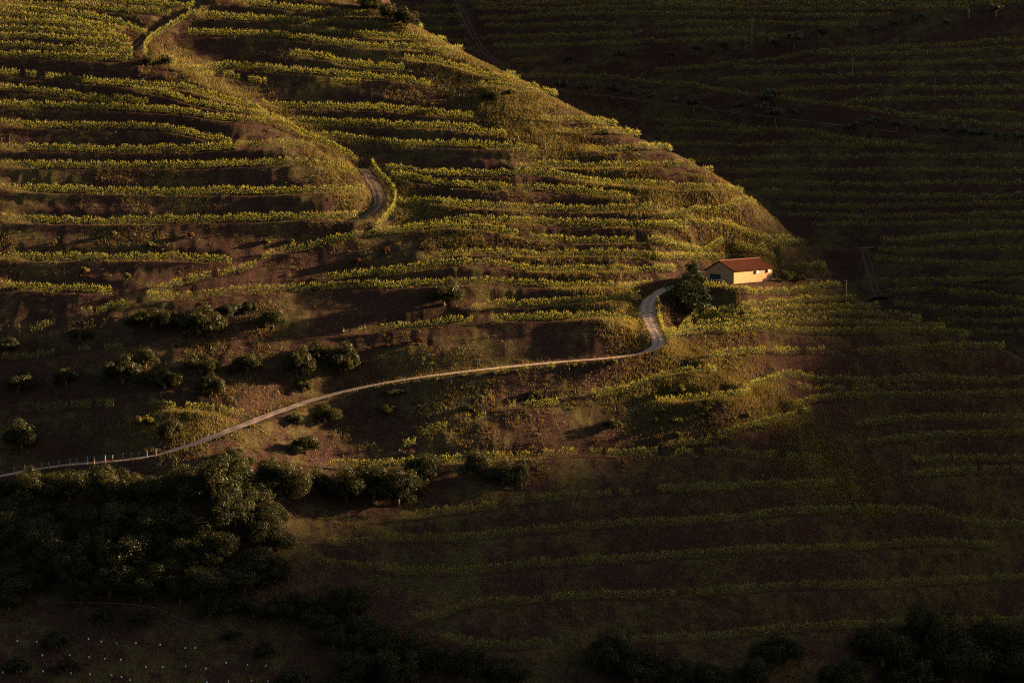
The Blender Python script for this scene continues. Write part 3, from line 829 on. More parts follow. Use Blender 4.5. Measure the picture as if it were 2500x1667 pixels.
for zone in ZLAB:
    zr = [r for r in ROWS if r[0] == zone]
    zr.sort(key=lambda r: (r[1][:, 1].mean()))
    for k, (z, px, opt) in enumerate(zr):
        g = vine_mesh(opt['runs'], opt)
        if g is None: continue
        V, F, A = g; o0 = V[:, :].mean(0); o0[2] = V[:, 2].min()
        if True:
            zc[zone] = zc.get(zone, 0) + 1
            lab, grp = ZLAB[zone]
            C = V.reshape(-1, 4, 3).mean(1)
            line = np.concatenate([densify(r[:, :2], .25) for r in opt['runs']])
            idx = np.concatenate([((C[i:i+4000, None, :2] - line[None]) ** 2).sum(-1).argmin(1) for i in range(0, len(C), 4000)])
            present = np.zeros(len(line) + 1, bool); cnt = np.bincount(idx, minlength=len(line)); present[:-1] = cnt > 0
            cl = np.cumsum(np.concatenate([[1], (present[1:] & ~present[:-1]).astype(int)]))[:len(line)][idx]
            cls = [np.where(cl == c)[0] for c in np.unique(cl)]; cls = [kk for kk in cls if len(kk) >= 8]
            full = f'{lab}, {ORD[zc[zone]]} from the top'
            if len(cls) == 1:
                vv = (V - o0).reshape(-1, 4, 3)[cls[0]].reshape(-1, 3)
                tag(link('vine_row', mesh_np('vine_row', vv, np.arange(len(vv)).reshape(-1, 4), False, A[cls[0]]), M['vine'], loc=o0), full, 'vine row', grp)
                continue
            root = tag(link('vine_row', None, loc=o0), full, 'vine row', grp)
            for kk in cls:
                vv = (V - o0).reshape(-1, 4, 3)[kk].reshape(-1, 3)
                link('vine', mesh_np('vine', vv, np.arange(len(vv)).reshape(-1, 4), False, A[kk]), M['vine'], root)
            continue
print('ROWS', zc, 'tris', sum(len(m.polygons) * 2 for m in bpy.data.meshes if m.name.startswith('vine_row')))

# ------------------------------------------------------------------ the mountain right of the frame: unseen, its crest shaped to shade the slopes
def shadow_ridge():
    tl = math.tan(SUN_EL); ca, sa = math.cos(SUN_AL), math.sin(SUN_AL)
    T = [-373, 127, 327, 447, 467, 479, 487, 492, 496, 501, 508, 522, 532, 542, 564, 601, 662, 723, 784, 863, 977, 1127]
    Hc = [75.5, 65.5, 45.5, 29.5, 25.5, 21.5, 20.5, 17, 4, 1, 4, 12, 18.5, 22.5, 36, 47, 53, 61.5, 77.5, 95.5, 110.5, 125.5]  # crest heights set by where its shadow should fall on the hill
    S0 = 1050.0
    t = np.arange(-400, 1101, 6.0); crest = np.interp(t, T, Hc)
    k = np.ones(5) / 5; crest = np.convolve(np.pad(crest, 2, 'edge'), k, 'valid')
    crest = crest + S0 * tl + fbm(t / 40, t * 0, 21, 4) * 5
    off = np.array([-600, -380, -220, -120, -60, -25, 0, 25, 80, 200, 500]); prof = np.array([330, 225, 140, 78, 38, 13, 0, 13, 45, 120, 320])
    V = np.zeros((len(t), len(off), 3))
    for j in range(len(off)):
        sc_ = S0 + off[j]
        V[:, j, 0] = sc_ * ca - t * sa; V[:, j, 1] = sc_ * sa + t * ca
        V[:, j, 2] = np.maximum(crest - prof[j] + (fbm(t / 50 + j, t * 0 + j, 31, 4) * 20 if off[j] else 0), -3)
    i = np.arange(V.shape[0] * V.shape[1]).reshape(V.shape[:2])
    F = np.stack([i[:-1, :-1], i[1:, :-1], i[1:, 1:], i[:-1, 1:]], -1).reshape(-1, 4)
    tag(link('shadow_ridge', mesh_np('shadow_ridge', V.reshape(-1, 3), F, True), M['soil']), 'unseen ridge right of the view, shaped to shade the slopes', kind='structure')
shadow_ridge()


# ------------------------------------------------------------------ the farm building
def P_house(a, b, z): return H0 + hu * a + hv * b + Vector((0, 0, z))
hroot = tag(link('farm_building', None, loc=H0), 'long yellow plastered house with red tiled gable roof beside the road', 'house')
def hpart(mb, name, mat, parent=None, smooth=False):
    o = mb.build(name, mat, None, smooth)
    o.parent = parent or hroot
    if parent is None: o.location = -H0 + Vector((0, 0, 0))
    return o
def hbox(mb, a0, a1, b0, b1, z0, z1):
    pts = [P_house(a, b, z) for z in (z0, z1) for a, b in ((a0, b0), (a1, b0), (a1, b1), (a0, b1))]
    mb.poly(pts, ((0,3,2,1),(4,5,6,7),(0,1,5,4),(1,2,6,5),(2,3,7,6),(3,0,4,7)))
# walls with the garage opening in the gable end (a = 0 side)
wall = MB(); tw = .25
hbox(wall, 0, H_L, 0, tw, -1.2, H_H); hbox(wall, 0, H_L, H_W - tw, H_W, -1.2, H_H)
hbox(wall, H_L - tw, H_L, tw, H_W - tw, -1.2, H_H)
D0, D1, DH = 3.9, 7.2, 2.25
hbox(wall, 0, tw, tw, D0, -1.2, H_H); hbox(wall, 0, tw, D1, H_W - tw, -1.2, H_H); hbox(wall, 0, tw, D0, D1, DH, H_H)
for a0, a1 in ((0, tw), (H_L - tw, H_L)):
    pts = [P_house(a, b, z) for a in (a0, a1) for b, z in ((0, H_H), (H_W, H_H), (H_W / 2, H_H + H_RISE))]
    wall.poly(pts, ((0, 2, 1), (3, 4, 5), (0, 1, 4, 3), (1, 2, 5, 4), (2, 0, 3, 5)))
hpart(wall, 'wall', M['plaster'])
floor = MB(); hbox(floor, tw, H_L - tw, tw, H_W - tw, -.1, .02); hpart(floor, 'floor', M['grey'])
dr = MB()
for k in range(6): hbox(dr, .12, .16 + .012 * (k % 2), D0, D1, DH * k / 6, DH * (k + 1) / 6 - .012)
hpart(dr, 'garage_door', M['door'])
band = MB(); hbox(band, -.025, .0, .0, H_W, H_H - .05, H_H + .03); hpart(band, 'moulding', M['plaster'])
lampm = MB(); hbox(lampm, -.22, 0, H_W * .5 - .02, H_W * .5 + .16, H_H + .28, H_H + .42); hbox(lampm, -.16, -.08, H_W * .5 + .02, H_W * .5 + .12, H_H + .2, H_H + .28); hpart(lampm, 'lamp', M['black'])
# roof of rounded tile courses
def roof_slope(side):
    ov, eo = .38, .42
    nU = int((H_L + 2 * ov) / .055); nV = 16
    us = np.linspace(-ov, H_L + ov, nU); V = []; 
    half = H_W / 2; run = half + eo; rise = H_RISE / half
    vs = []
    for j in range(nV): vs += [j / nV, (j + .98) / nV]
    for jj, v in enumerate(vs):
        lift_ = .035 if jj % 2 else .0
        b = half - v * run if side == 0 else half + v * run
        zz = H_H + H_RISE - v * run * rise + .06 + lift_
        wave = .045 * np.abs(np.sin(us * math.pi / .24))
        for k, a in enumerate(us): V.append(tuple(P_house(a, b, zz + wave[k])))
    V = np.array(V); i = np.arange(len(V)).reshape(len(vs), nU)
    F = np.stack([i[:-1, :-1], i[:-1, 1:], i[1:, 1:], i[1:, :-1]], -1).reshape(-1, 4)
    if side: F = F[:, ::-1]
    return V, F
V0, F0 = roof_slope(0); V1, F1 = roof_slope(1)
slab = MB()
half = H_W / 2; run = half + .42; rr = H_RISE / half
for sgn in (-1, 1):
    pts = []
    for a in (-.38, H_L + .38):
        for v, dz in ((0, .05), (1, .05), (1, -.10), (0, -.10)):
            pts.append(P_house(a, half + sgn * v * run, H_H + H_RISE - v * run * rr + dz))
    slab.poly(pts, ((0,1,2,3),(7,6,5,4),(0,4,5,1),(1,5,6,2),(2,6,7,3),(3,7,4,0)))
roof = link('roof', mesh_np('roof', np.concatenate([V0, V1]), np.concatenate([F0, F1 + len(V0)]), False), M['tile'], hroot, -H0)
o = slab.build('eave_board', M['tile']); o.parent = roof
rc = MB(); rc.tube([P_house(a, half, H_H + H_RISE + .10) for a in np.linspace(-.4, H_L + .4, 30)], [.15 + .02 * (k % 2) for k in range(30)], 8)
o = rc.build('ridge_cap', M['ridge']); o.parent = roof

def air_conditioner(a, z, lab):
    root = tag(link('air_conditioner', None, loc=P_house(a, 0, z)), lab, 'air conditioner', 'air conditioners on the house wall')
    R = Matrix((hu, hv, Vector((0, 0, 1)))).transposed()
    def part(mb, name, mat): 
        o = mb.build(name, mat, root); o.rotation_euler = R.to_euler(); return o
    part(MB().box((0, -.36, 0), (.85, .36, .62)), 'casing', M['white'])
    g = MB(); g.tube([(-.12, -.542, 0), (-.12, -.56, 0)], .24, 16); part(g, 'fan_grille', M['grey'])
    part(MB().box((.30, -.545, .05), (.14, .012, .40)), 'side_vent', M['grey'])
    for x in (-.28, .28): part(MB().box((x, -.26, -.335), (.04, .50, .04)).box((x, -.02, -.45), (.04, .04, .26)), 'bracket', M['grey'])
air_conditioner(H_L * .57, 2.55, 'white air conditioner on the yellow wall, nearer the middle of the wall')
air_conditioner(H_L * .875, 2.60, 'white air conditioner on the yellow wall, nearer the far corner')
# flat pale board on trestles beside the garage
bt = tag(link('work_table', None, loc=P_house(-1.6, 3.4, 0)), 'pale flat table beside the dark garage door of the yellow house', 'table')
R = Matrix((hu, hv, Vector((0, 0, 1)))).transposed().to_euler()
o = MB().box((0, 0, 1.0), (.8, 1.9, .06)).build('table_top', M['white'], bt); o.rotation_euler = R
for x in (-.3, .3):
    for y in (-.8, .8):
        o = MB().box((x, y, .48), (.06, .06, .98)).build('leg', M['wood'], bt); o.rotation_euler = R

# ------------------------------------------------------------------ trees and shrubs
def crown_mesh(name, seed, n=2600, clumps=22, flat=.8, leaf=.12, spread=.62, shape='round'):
    r = np.random.default_rng(seed)
    cs = []; rad = []
    for i in range(clumps):
        d = r.normal(size=3); d /= np.linalg.norm(d); 
        if d[2] < -.35: d[2] *= -.5
        if shape == 'cone':
            h = (i + .5) / clumps; a = r.uniform(0, 6.283); q = .8 * max(.05, math.sin(math.pi * (h * .86 + .12))) ** .7 * (1.15 - .5 * h) * r.uniform(.3, 1.0)
            cs.append((q * math.cos(a), q * math.sin(a), -.9 + 2.0 * h)); rad.append(r.uniform(.26, .42) * (1.15 - .6 * h))
        else:
            q = r.uniform(.35, 1.0) ** .6 * spread
            cs.append((d[0] * q, d[1] * q, d[2] * q * flat + (r.uniform(0, .3) if i % 5 == 0 else 0))); rad.append(r.uniform(.13, .36))
    cs = np.array(cs); rad = np.array(rad)
    w = rad ** 2; w /= w.sum(); which = r.choice(clumps, n, p=w)
    d = r.normal(size=(n, 3)); d /= np.linalg.norm(d, axis=1)[:, None]
    q = rad[which] * (r.uniform(.25, 1, n) ** .4) * r.uniform(.8, 1.12, n)
    C = cs[which] + d * q[:, None] * np.array([1, 1, .85])
    N = d + r.normal(size=(n, 3)) * .36; N /= np.linalg.norm(N, axis=1)[:, None]
    sz = leaf * r.uniform(.6, 1.35, n)
    a = np.cross(N, r.normal(size=(n, 3))); a /= np.linalg.norm(a, axis=1)[:, None]; b = np.cross(N, a)
    s_ = sz[:, None] * .5; asp = r.uniform(.5, .9, (n, 1))
    V = np.stack([C - a * s_, C - b * s_ * asp, C + a * s_, C + b * s_ * asp], 1).reshape(-1, 3)
    tone = r.uniform(.05, .6, clumps)[which] + r.uniform(0, .32, n)
    return mesh_np(name, V, np.arange(4 * n).reshape(n, 4), False, tone), cs
def trunk_mesh(name, seed, cs, zbase, rad=.07):
    r = random.Random(seed); mb = MB()
    fork = Vector((0, 0, zbase * .45))
    mb.tube([(0, 0, zbase), (r.uniform(-.03, .03), r.uniform(-.03, .03), zbase * .72), fork], [rad * 1.25, rad, rad * .8], 7)
    for c in cs[:9]:
        c = Vector(c) * .85
        if c.z < zbase * .4: continue
        m = fork.lerp(c, .5) + Vector((r.uniform(-.06, .06), r.uniform(-.06, .06), .05))
        mb.tube([fork, m, c], [rad * .55, rad * .35, rad * .12], 5, False)
    return mb.mesh(name, True)
KIT = {}
def kit(kind, variants, zb, mat, **kw):
    L = []
    for v in range(variants):
        cm, cs = crown_mesh('crown', hash(kind) % 1000 * 0 + len(KIT) * 50 + v + 1, **kw); cm.materials.append(mat)
        tm = trunk_mesh('trunk', v + 7 * len(KIT), cs, zb); tm.materials.append(M['bark']); L.append((cm, tm))
    KIT[kind] = (L, zb)
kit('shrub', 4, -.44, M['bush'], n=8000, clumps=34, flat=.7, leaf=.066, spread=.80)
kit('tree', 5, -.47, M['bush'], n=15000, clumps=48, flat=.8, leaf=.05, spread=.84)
kit('olive', 4, -1.05, M['olive'], n=1700, clumps=16, flat=.72, leaf=.15, spread=.6)
kit('broom', 2, -.85, M['broom'], n=2200, clumps=16, flat=.7, leaf=.12, spread=.55)
kit('conifer', 2, -1.05, M['cypress'], n=11000, clumps=44, leaf=.06, shape='cone')
kit('bushlet', 4, -.7, M['weed'], n=700, clumps=10, flat=.7, leaf=.2, spread=.55)
kit('rust', 2, -.7, M['rust'], n=600, clumps=9, flat=.6, leaf=.2, spread=.55)
def plant(kind, name, px, py, rx, ry, label, cat, group=None, sink=.0, k=0):
    """px,py: where it meets the ground in the photo; rx, ry: half width and half height in photo pixels"""
    P = lift([px], [py])[0]
    if np.isnan(P[0]): print('no ground', name, px, py); return None
    m = P[1] / FPX
    L, zb = KIT[kind]; cm, tm = L[k % len(L)]
    sc_ = 1.35 if kind == 'conifer' else 1.7 if kind == 'tree' else 1.3 if kind == 'shrub' else 1.55 if kind == 'olive' else 1.1
    sx = rx * m * sc_ * (1.25 if kind == 'conifer' else 1); sz = ry * m * sc_
    root = tag(link(name, None, loc=(P[0], P[1], float(ground(P[0], P[1])) - sink)), label, cat, group)
    root.rotation_euler = (0, 0, random.uniform(0, 6.28))
    vx, vy, vz = (random.uniform(.78, 1.15), random.uniform(.78, 1.15), random.uniform(.8, 1.3)) if kind in ('tree', 'shrub') else (1, random.uniform(.85, 1.05), 1)
    for nm, me in (('crown', cm), ('trunk', tm)):
        o = link(nm, me, None, root); o.location = (0, 0, -zb * sz * vz * .92); o.scale = (sx * vx, sx * vy, sz * vz)
    return root
def plants(kind, name, tile, items, label, cat, group, base=.9, order='from the left'):
    q = []
    for it in items:
        cx, cy, rx = it[:3]; ry = it[3] if len(it) > 3 else rx * .85
        X, Y = tp(tile, cx, cy + ry * base); sc_ = TILE[tile][2]; q.append((X, Y, rx * sc_, ry * sc_))
    return [(kind, name, a, label, cat, group) for a in q]
BATCH = []
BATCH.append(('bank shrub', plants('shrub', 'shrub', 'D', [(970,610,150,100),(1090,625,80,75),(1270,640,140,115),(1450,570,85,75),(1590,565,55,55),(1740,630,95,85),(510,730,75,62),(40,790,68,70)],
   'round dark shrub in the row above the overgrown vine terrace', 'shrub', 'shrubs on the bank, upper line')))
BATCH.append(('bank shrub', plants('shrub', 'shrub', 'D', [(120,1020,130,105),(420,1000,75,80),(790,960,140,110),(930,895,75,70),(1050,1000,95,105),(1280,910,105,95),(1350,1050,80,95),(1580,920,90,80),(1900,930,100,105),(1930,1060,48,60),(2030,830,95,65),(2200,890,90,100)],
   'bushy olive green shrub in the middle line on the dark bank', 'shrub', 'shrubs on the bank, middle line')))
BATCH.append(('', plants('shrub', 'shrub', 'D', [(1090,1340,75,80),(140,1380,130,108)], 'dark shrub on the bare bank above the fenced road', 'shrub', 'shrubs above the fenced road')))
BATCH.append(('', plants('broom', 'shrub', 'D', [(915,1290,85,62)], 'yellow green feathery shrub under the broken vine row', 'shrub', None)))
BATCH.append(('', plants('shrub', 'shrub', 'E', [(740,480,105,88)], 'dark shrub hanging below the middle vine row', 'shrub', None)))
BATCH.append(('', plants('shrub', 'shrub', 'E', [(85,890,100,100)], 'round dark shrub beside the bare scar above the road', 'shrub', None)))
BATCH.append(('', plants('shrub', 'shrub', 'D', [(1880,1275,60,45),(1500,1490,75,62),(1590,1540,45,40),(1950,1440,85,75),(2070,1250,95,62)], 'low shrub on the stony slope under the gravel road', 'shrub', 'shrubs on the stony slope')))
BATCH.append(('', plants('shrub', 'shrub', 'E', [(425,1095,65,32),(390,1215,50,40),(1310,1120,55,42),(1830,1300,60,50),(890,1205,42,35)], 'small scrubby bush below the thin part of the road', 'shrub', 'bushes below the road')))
GROVE = [(440,280,125),(230,300,125),(450,490,95),(700,340,140),(930,300,120),(1150,300,110),(1430,270,160),(1500,450,125),(1650,340,105),(1720,480,95),(1660,600,105),(1770,650,75),(1400,680,115),(1640,800,90),(1750,840,80),(1560,880,105),(1280,900,125),(1120,820,85),
  (850,480,130),(650,560,150),(1050,520,125),(300,560,150),(130,450,120),(250,720,150),(450,830,140),(100,850,140),(800,760,145),(1000,860,120),(620,720,120),(1250,560,120),(1200,720,110),(900,640,120),(40,620,120),(0,300,80),(60,1010,90),(700,900,110),(900,960,90),(520,980,80),(1150,980,80),
  (1340,1080,62),(1430,1085,52),(1620,1080,68),(1500,1040,70),(1850,265,115),(2010,250,85),(1750,220,80)]
for tier, (a, b) in (('top', (0, 345)), ('second', (345, 545)), ('third', (545, 745)), ('fourth', (745, 905)), ('lowest', (905, 2000))):
    BATCH.append(('', plants('tree', 'tree', 'G', [q for q in GROVE if a <= q[1] < b], f'dark tree in the {tier} tier of the fenced road grove', 'tree', 'grove trees below the fenced road', 1.15)))
BATCH.append(('', plants('tree', 'tree', 'H', [(600,215,95,85),(120,290,115),(300,300,110),(450,325,115),(950,175,75),(1120,205,95),(1235,250,48,75)], 'dark tree in the line just right of the grove', 'tree', 'trees in line right of the grove', 1.1)))
BATCH.append(('', plants('tree', 'tree', 'G', [(2190,1030,125),(2265,1185,70,80),(2130,1250,90,85),(1950,1060,105),(1800,1090,80),(2050,1130,90)], 'tree with warm lit edge at the lower tip of the grove', 'tree', 'trees at the lower tip of the grove', 1.1)))
BATCH.append(('', plants('tree', 'tree', 'H', [(330,1290,115),(220,1190,80),(560,1345,125),(690,1410,90),(440,1480,110),(200,1440,110),(900,1450,110),(1150,1480,120),(100,1560,120)], 'black bushy tree along the bottom edge below the last vine row', 'tree', 'trees along the bottom edge', 1.1)))
BATCH.append(('', plants('tree', 'tree', 'I', [(780,1310,140),(1750,1260,170),(1900,1410,160),(1450,1340,130),(1600,1490,150),(2150,1340,165),(2270,1500,150),(600,1500,110),(100,1480,115),(350,1520,110),(-300,1350,140),(-120,1450,120),(1200,1520,120)], 'dim dark tree at the bottom right beneath the lowest terrace', 'tree', 'trees at the bottom right', 1.1)))
BATCH.append(('', plants('shrub', 'shrub', 'G', [(650,1130,72,60),(880,1130,82,65),(360,1280,85,75),(110,1430,85,75),(1480,1240,70,50),(1700,1350,75,62),(1870,1530,110,80),(430,1440,70,60)], 'black low shrub on the dark slope with white planting tubes', 'shrub', 'shrubs among the planting tubes')))
BATCH.append(('', plants('olive', 'olive_tree', 'C', [(110,640,35),(245,665,50),(530,680,45),(665,695,42),(760,730,55),(715,620,60),(885,715,30),(1250,810,50,25),(1390,780,42),(1540,800,42),(1660,815,28),(1835,835,42),(1965,840,55),(2085,860,50),(2210,870,40),(2325,880,38)]
   , 'round olive tree beside the lower far road', 'olive tree', 'olive trees on the lower far road', 1.3)))
BATCH.append(('', plants('olive', 'olive_tree', 'B', [(1490,545,42),(1645,565,45),(1810,575,52),(1930,600,45),(2050,610,45)], 'olive tree just behind the spur edge near the lower far road', 'olive tree', 'olive trees behind the spur edge', 1.3)))
BATCH.append(('', plants('olive', 'olive_tree', 'C', [(100,350,26),(270,315,40),(420,290,35),(575,285,30),(750,275,40),(885,250,50),(1045,205,40),(1225,195,30),(1380,185,30),(1530,150,26),(1685,115,42),(1845,145,26),(2170,65,45)], 'small olive tree along the upper far road', 'olive tree', 'olive trees on the upper far road', 1.3)))
BATCH.append(('', plants('olive', 'olive_tree', 'B', [(1540,375,26),(1870,355,42)], 'lone olive tree left of the upper far road', 'olive tree', 'olive trees left of the upper far road', 1.3)))
BATCH.append(('', plants('shrub', 'shrub', 'B', [(270,10,80,70),(400,75,85,75),(500,110,75,70)], 'large dark shrub behind the topmost golden vine rows', 'shrub', 'shrubs behind the brow')))
BATCH.append(('', plants('conifer', 'conifer_tree', 'F', [(235,492,112,108)], 'dark conifer tree at the road bend left of the house', 'conifer', None, .95)))
BATCH.append(('', plants('shrub', 'shrub', 'F', [(120,520,70,55)], 'dark bush at the foot of the conifer', 'shrub', None, .8)))
BATCH.append(('', plants('shrub', 'shrub', 'F', [(322,385,24,32)], 'narrow dark bush against the garage gable', 'shrub', None, .8)))
BATCH.append(('', plants('shrub', 'shrub', 'F', [(845,365,62,48),(915,375,40,35)], 'green bush at the far end of the yellow house', 'shrub', 'bushes behind the house')))
BATCH.append(('', plants('shrub', 'shrub', 'B', [(1040,600,55,45),(1165,585,28,22)], 'dark bush on the spur near the short vine rows', 'shrub', 'bushes on the spur')))
BATCH.append(('', plants('shrub', 'shrub', 'A', [(1060,360,40,60),(940,385,50,40)], 'brown bush beside the upper dirt track', 'shrub', 'bushes by the upper track')))
BATCH.append(('', plants('bushlet', 'bush', 'F', [(130,1290,60,45),(150,1380,50,40),(360,1255,40,28),(0,1290,35,30),(40,1230,45,30),(330,1215,45,28),(150,1090,70,50),(580,1260,45,40)], 'small tufted bush on the golden nose below the road bend', 'bush', 'bushes on the golden nose')))
BATCH.append(('', plants('bushlet', 'bush', 'D', [(345,155,35,35),(720,100,40,30),(960,170,40,35),(1860,150,40,35),(1700,150,40,30),(810,370,40,35),(540,330,45,35)], 'small scrub bush on the brown bank under the left shoulder', 'bush', 'bushes on the brown bank')))
BATCH.append(('', plants('rust', 'bush', 'D', [(1220,110,45,30),(2280,270,50,40)], 'rust coloured dry bush on the brown bank', 'bush', 'rust coloured bushes')))
BATCH.append(('', plants('rust', 'bush', 'E', [(370,205,50,30),(580,780,70,35),(390,810,50,25)], 'rust red dry weed clump on the slope above the road', 'bush', 'rust red weed clumps')))
BATCH.append(('', plants('bushlet', 'bush', 'P', [(x, y, r, r * .8) for x, y, r in ((960,938,9),(1010,931,7),(1065,924,8),(1130,916,10),(1160,912,7),(1205,908,12),(1235,904,9),(1285,898,12),(1310,897,8),(1345,894,10),(1400,889,13),(1425,887,8),(1470,884,11),(1500,881,14))], 'leafy weed clump on the outer verge of the gravel road', 'bush', 'weed clumps on the road verge')))
PLACES = []
for _, b in BATCH:
    b = sorted(b, key=lambda e: e[2][0]); n = len(b); cat = b[0][4] if b else ''
    for i, (kind, name, (X, Y, rx, ry), lab, cat, grp) in enumerate(b):
        same = grp and 'grove trees' in grp
        full = lab if n == 1 else f'{lab}, {ORD[i + 1]} from the left'
        plant(kind, name, X, Y, rx, ry, full, cat, grp, 0.05, i)

# ------------------------------------------------------------------ fence along the lower road
fr = link('post_fence', None)
tag(fr, 'wooden post fence with wires along the outer edge of the lower road', 'fence')
fpost = [(193,1100),(305,1078),(412,1052),(523,1034),(632,1022),(744,1012),(857,1002),(966,992),(1078,985),(1187,972),(1302,965),(1413,952),(1535,947),(1647,941),(1758,932),(1877,922),(1988,916),(2100,914)]
pm = MB().box((0, 0, .78), (.19, .19, 1.7)).poly([(-.094, -.094, 1.632), (.094, -.094, 1.632), (.094, .094, 1.632), (-.094, .094, 1.632), (0, 0, 1.7)], ((0,1,4),(1,2,4),(2,3,4),(3,0,4))).mesh('post'); pm.materials.append(M['wood'])
RL = ROADS['road']['line']; FP = []
for x, y in fpost:
    X, Y = tp('Q', x, y); P = lift([X], [Y])[0]
    j = ((RL[:, 0] - P[0]) ** 2 + (RL[:, 1] - P[1]) ** 2).argmin(); tdir = RL[min(j + 2, len(RL) - 1)] - RL[max(j - 2, 0)]; nn = Vector((tdir[1], -tdir[0], 0)).normalized()
    q = Vector(RL[j]) + nn * 2.35; FP.append(Vector((q.x, q.y, float(ground(q.x, q.y)))))
for i, q in enumerate(FP):
    o = link('post', pm, None, fr, q); o.rotation_euler = (random.uniform(-.04, .04), random.uniform(-.04, .04), random.uniform(-.3, .3)); o.scale = (1, 1, random.uniform(.92, 1.06))
for z in (.55, 1.0, 1.4):
    MB().tube([q + Vector((0, 0, z)) for q in FP], .012, 4, False).build('wire', M['grey'], fr)

# ------------------------------------------------------------------ utility poles
for t, x, y0, y1, lab in (('C', 615, 120, 302, 'tall thin utility pole on the upper far road'), ('C', 1258, 370, 500, 'thin utility pole in the middle of the far vineyard'), ('C', 1782, 500, 622, 'thin utility pole low on the far vineyard at right'), ('F', 1215, 400, 552, 'dark utility pole on the terraces right of the house'),
                          ('C', 2000, 62, 118, 'short post by the upper far road at the right edge')):
    X, Y = tp(t, x, y1); P = lift([X], [Y])[0]; h = (y1 - y0) * TILE[t][2] * P[1] / FPX
    root = tag(link('utility_pole', None, loc=P), lab, 'utility pole', 'utility poles')
    MB().tube([(0, 0, -.4), (0, 0, h * .5), (.04, 0, h)], [.13, .11, .085], 8).build('shaft', M['wood'], root, True)
    if h > 5: MB().box((0, 0, h * .95), (1.1, .09, .09)).build('crossarm', M['wood'], root)

# ------------------------------------------------------------------ white planting tubes on the dark lower-left slope
tubes = [('R', *q) for q in [(205,562),(440,574),(1058,540),(1210,571),(1397,592),(1627,590),(1916,607),(2215,648),(2333,648),(507,735),(835,734),(1065,757),(1255,775),(1445,786),(1745,872),(1946,878),(2220,868),(35,940),(248,921),(517,928),(850,949),(1076,961),(1337,974),(1455,993),(1555,1027)]] + \
        [('G', *q) for q in [(1315,1478),(1443,1440),(1580,1452),(1320,1562),(1457,1558),(1605,1556),(1710,1560),(1695,1462)]]
tb = MB()
for r_, z0, z1 in ((.12, .0, .30),):
    n = 10
    for rr_ in (r_, r_ * .9):
        for z in (z0, z1):
            for k in range(n): tb.v.append((rr_ * math.cos(6.2832 * k / n), rr_ * math.sin(6.2832 * k / n), z))
    for k in range(n):
        k2 = (k + 1) % n
        tb.f += [[k, k2, n + k2, n + k], [2 * n + k2, 2 * n + k, 3 * n + k, 3 * n + k2], [n + k, n + k2, 3 * n + k2, 3 * n + k]]
tbm = tb.mesh('tube'); tbm.materials.append(M['tubewhite'])
stm = MB().box((.13, 0, .25), (.025, .025, .6)).mesh('stake'); stm.materials.append(M['wood'])
tubes.sort(key=lambda q: tp(*q)[1])
tl_rows = {}
for t, x, y in tubes:
    X, Y = tp(t, x, y); P = lift([X], [Y])[0]
    band = 'upper' if Y < 1585 else 'middle' if Y < 1618 else 'lower'
    tl_rows.setdefault(band, []).append((X, P))
for band, L in tl_rows.items():
    L.sort(key=lambda e: e[0])
    for i, (X, P) in enumerate(L):
        root = tag(link('planting_tube', None, loc=(P[0], P[1], float(ground(P[0], P[1])) - .03)), f'white planting tube on the dark slope, {band} row, {ORD[i + 1]} from the left', 'planting tube', 'white planting tubes')
        root.rotation_euler = (random.uniform(-.25, .25), random.uniform(-.25, .25), random.uniform(0, 6.28))
        link('sleeve', tbm, None, root); link('stake', stm, None, root)

# pale irrigation hose across the dark slope
hp = lift_line(trace(('G', [(240,1050),(420,1054),(630,1058),(850,1068),(1000,1090),(1100,1140),(1180,1170),(1270,1198),(1400,1240),(1540,1300),(1600,1335)])), 4, 20, 2)
if hp:
    L = densify(np.concatenate(hp), 1.2); L[:, 2] = ground(L[:, 0], L[:, 1]) + .10
    tag(MB().tube([tuple(p) for p in L], .035, 5).build('irrigation_hose', M['pipe'], None, True), 'pale hose snaking across the dark slope above the planting tubes', 'hose')

# ------------------------------------------------------------------ loose ground cover
def ground_pts(n, seed, poly=None):
    r = np.random.default_rng(seed)
    if poly is None:
        px = r.uniform(-60, 2560, n); py = r.uniform(-40, 1720, n)
    else:
        px = r.uniform(poly[0], poly[1], n); py = r.uniform(poly[2], poly[3], n)
    P = lift(px, py, step=1.0); return P[~np.isnan(P[:, 0])]
# even density on the ground, not in the picture: draw world positions and keep those on the near hill
def world_pts(n, seed):
    r = np.random.default_rng(seed)
    y = r.uniform(405, 688, n); x = r.uniform(-.245, .245, n) * y
    return x[(x > -148) & (x < 158)], y[(x > -148) & (x < 158)]
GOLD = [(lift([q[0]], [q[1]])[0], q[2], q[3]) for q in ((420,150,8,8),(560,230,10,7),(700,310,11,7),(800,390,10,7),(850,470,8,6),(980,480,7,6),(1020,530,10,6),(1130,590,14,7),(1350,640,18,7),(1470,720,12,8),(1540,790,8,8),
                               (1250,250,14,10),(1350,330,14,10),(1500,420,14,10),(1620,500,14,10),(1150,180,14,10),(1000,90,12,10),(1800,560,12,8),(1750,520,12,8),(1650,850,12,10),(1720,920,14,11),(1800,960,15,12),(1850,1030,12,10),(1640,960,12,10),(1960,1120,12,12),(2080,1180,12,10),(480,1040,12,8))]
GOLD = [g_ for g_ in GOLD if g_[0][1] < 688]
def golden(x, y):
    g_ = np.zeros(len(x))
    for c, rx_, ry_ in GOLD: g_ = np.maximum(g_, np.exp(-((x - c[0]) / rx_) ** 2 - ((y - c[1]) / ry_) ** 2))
    return g_
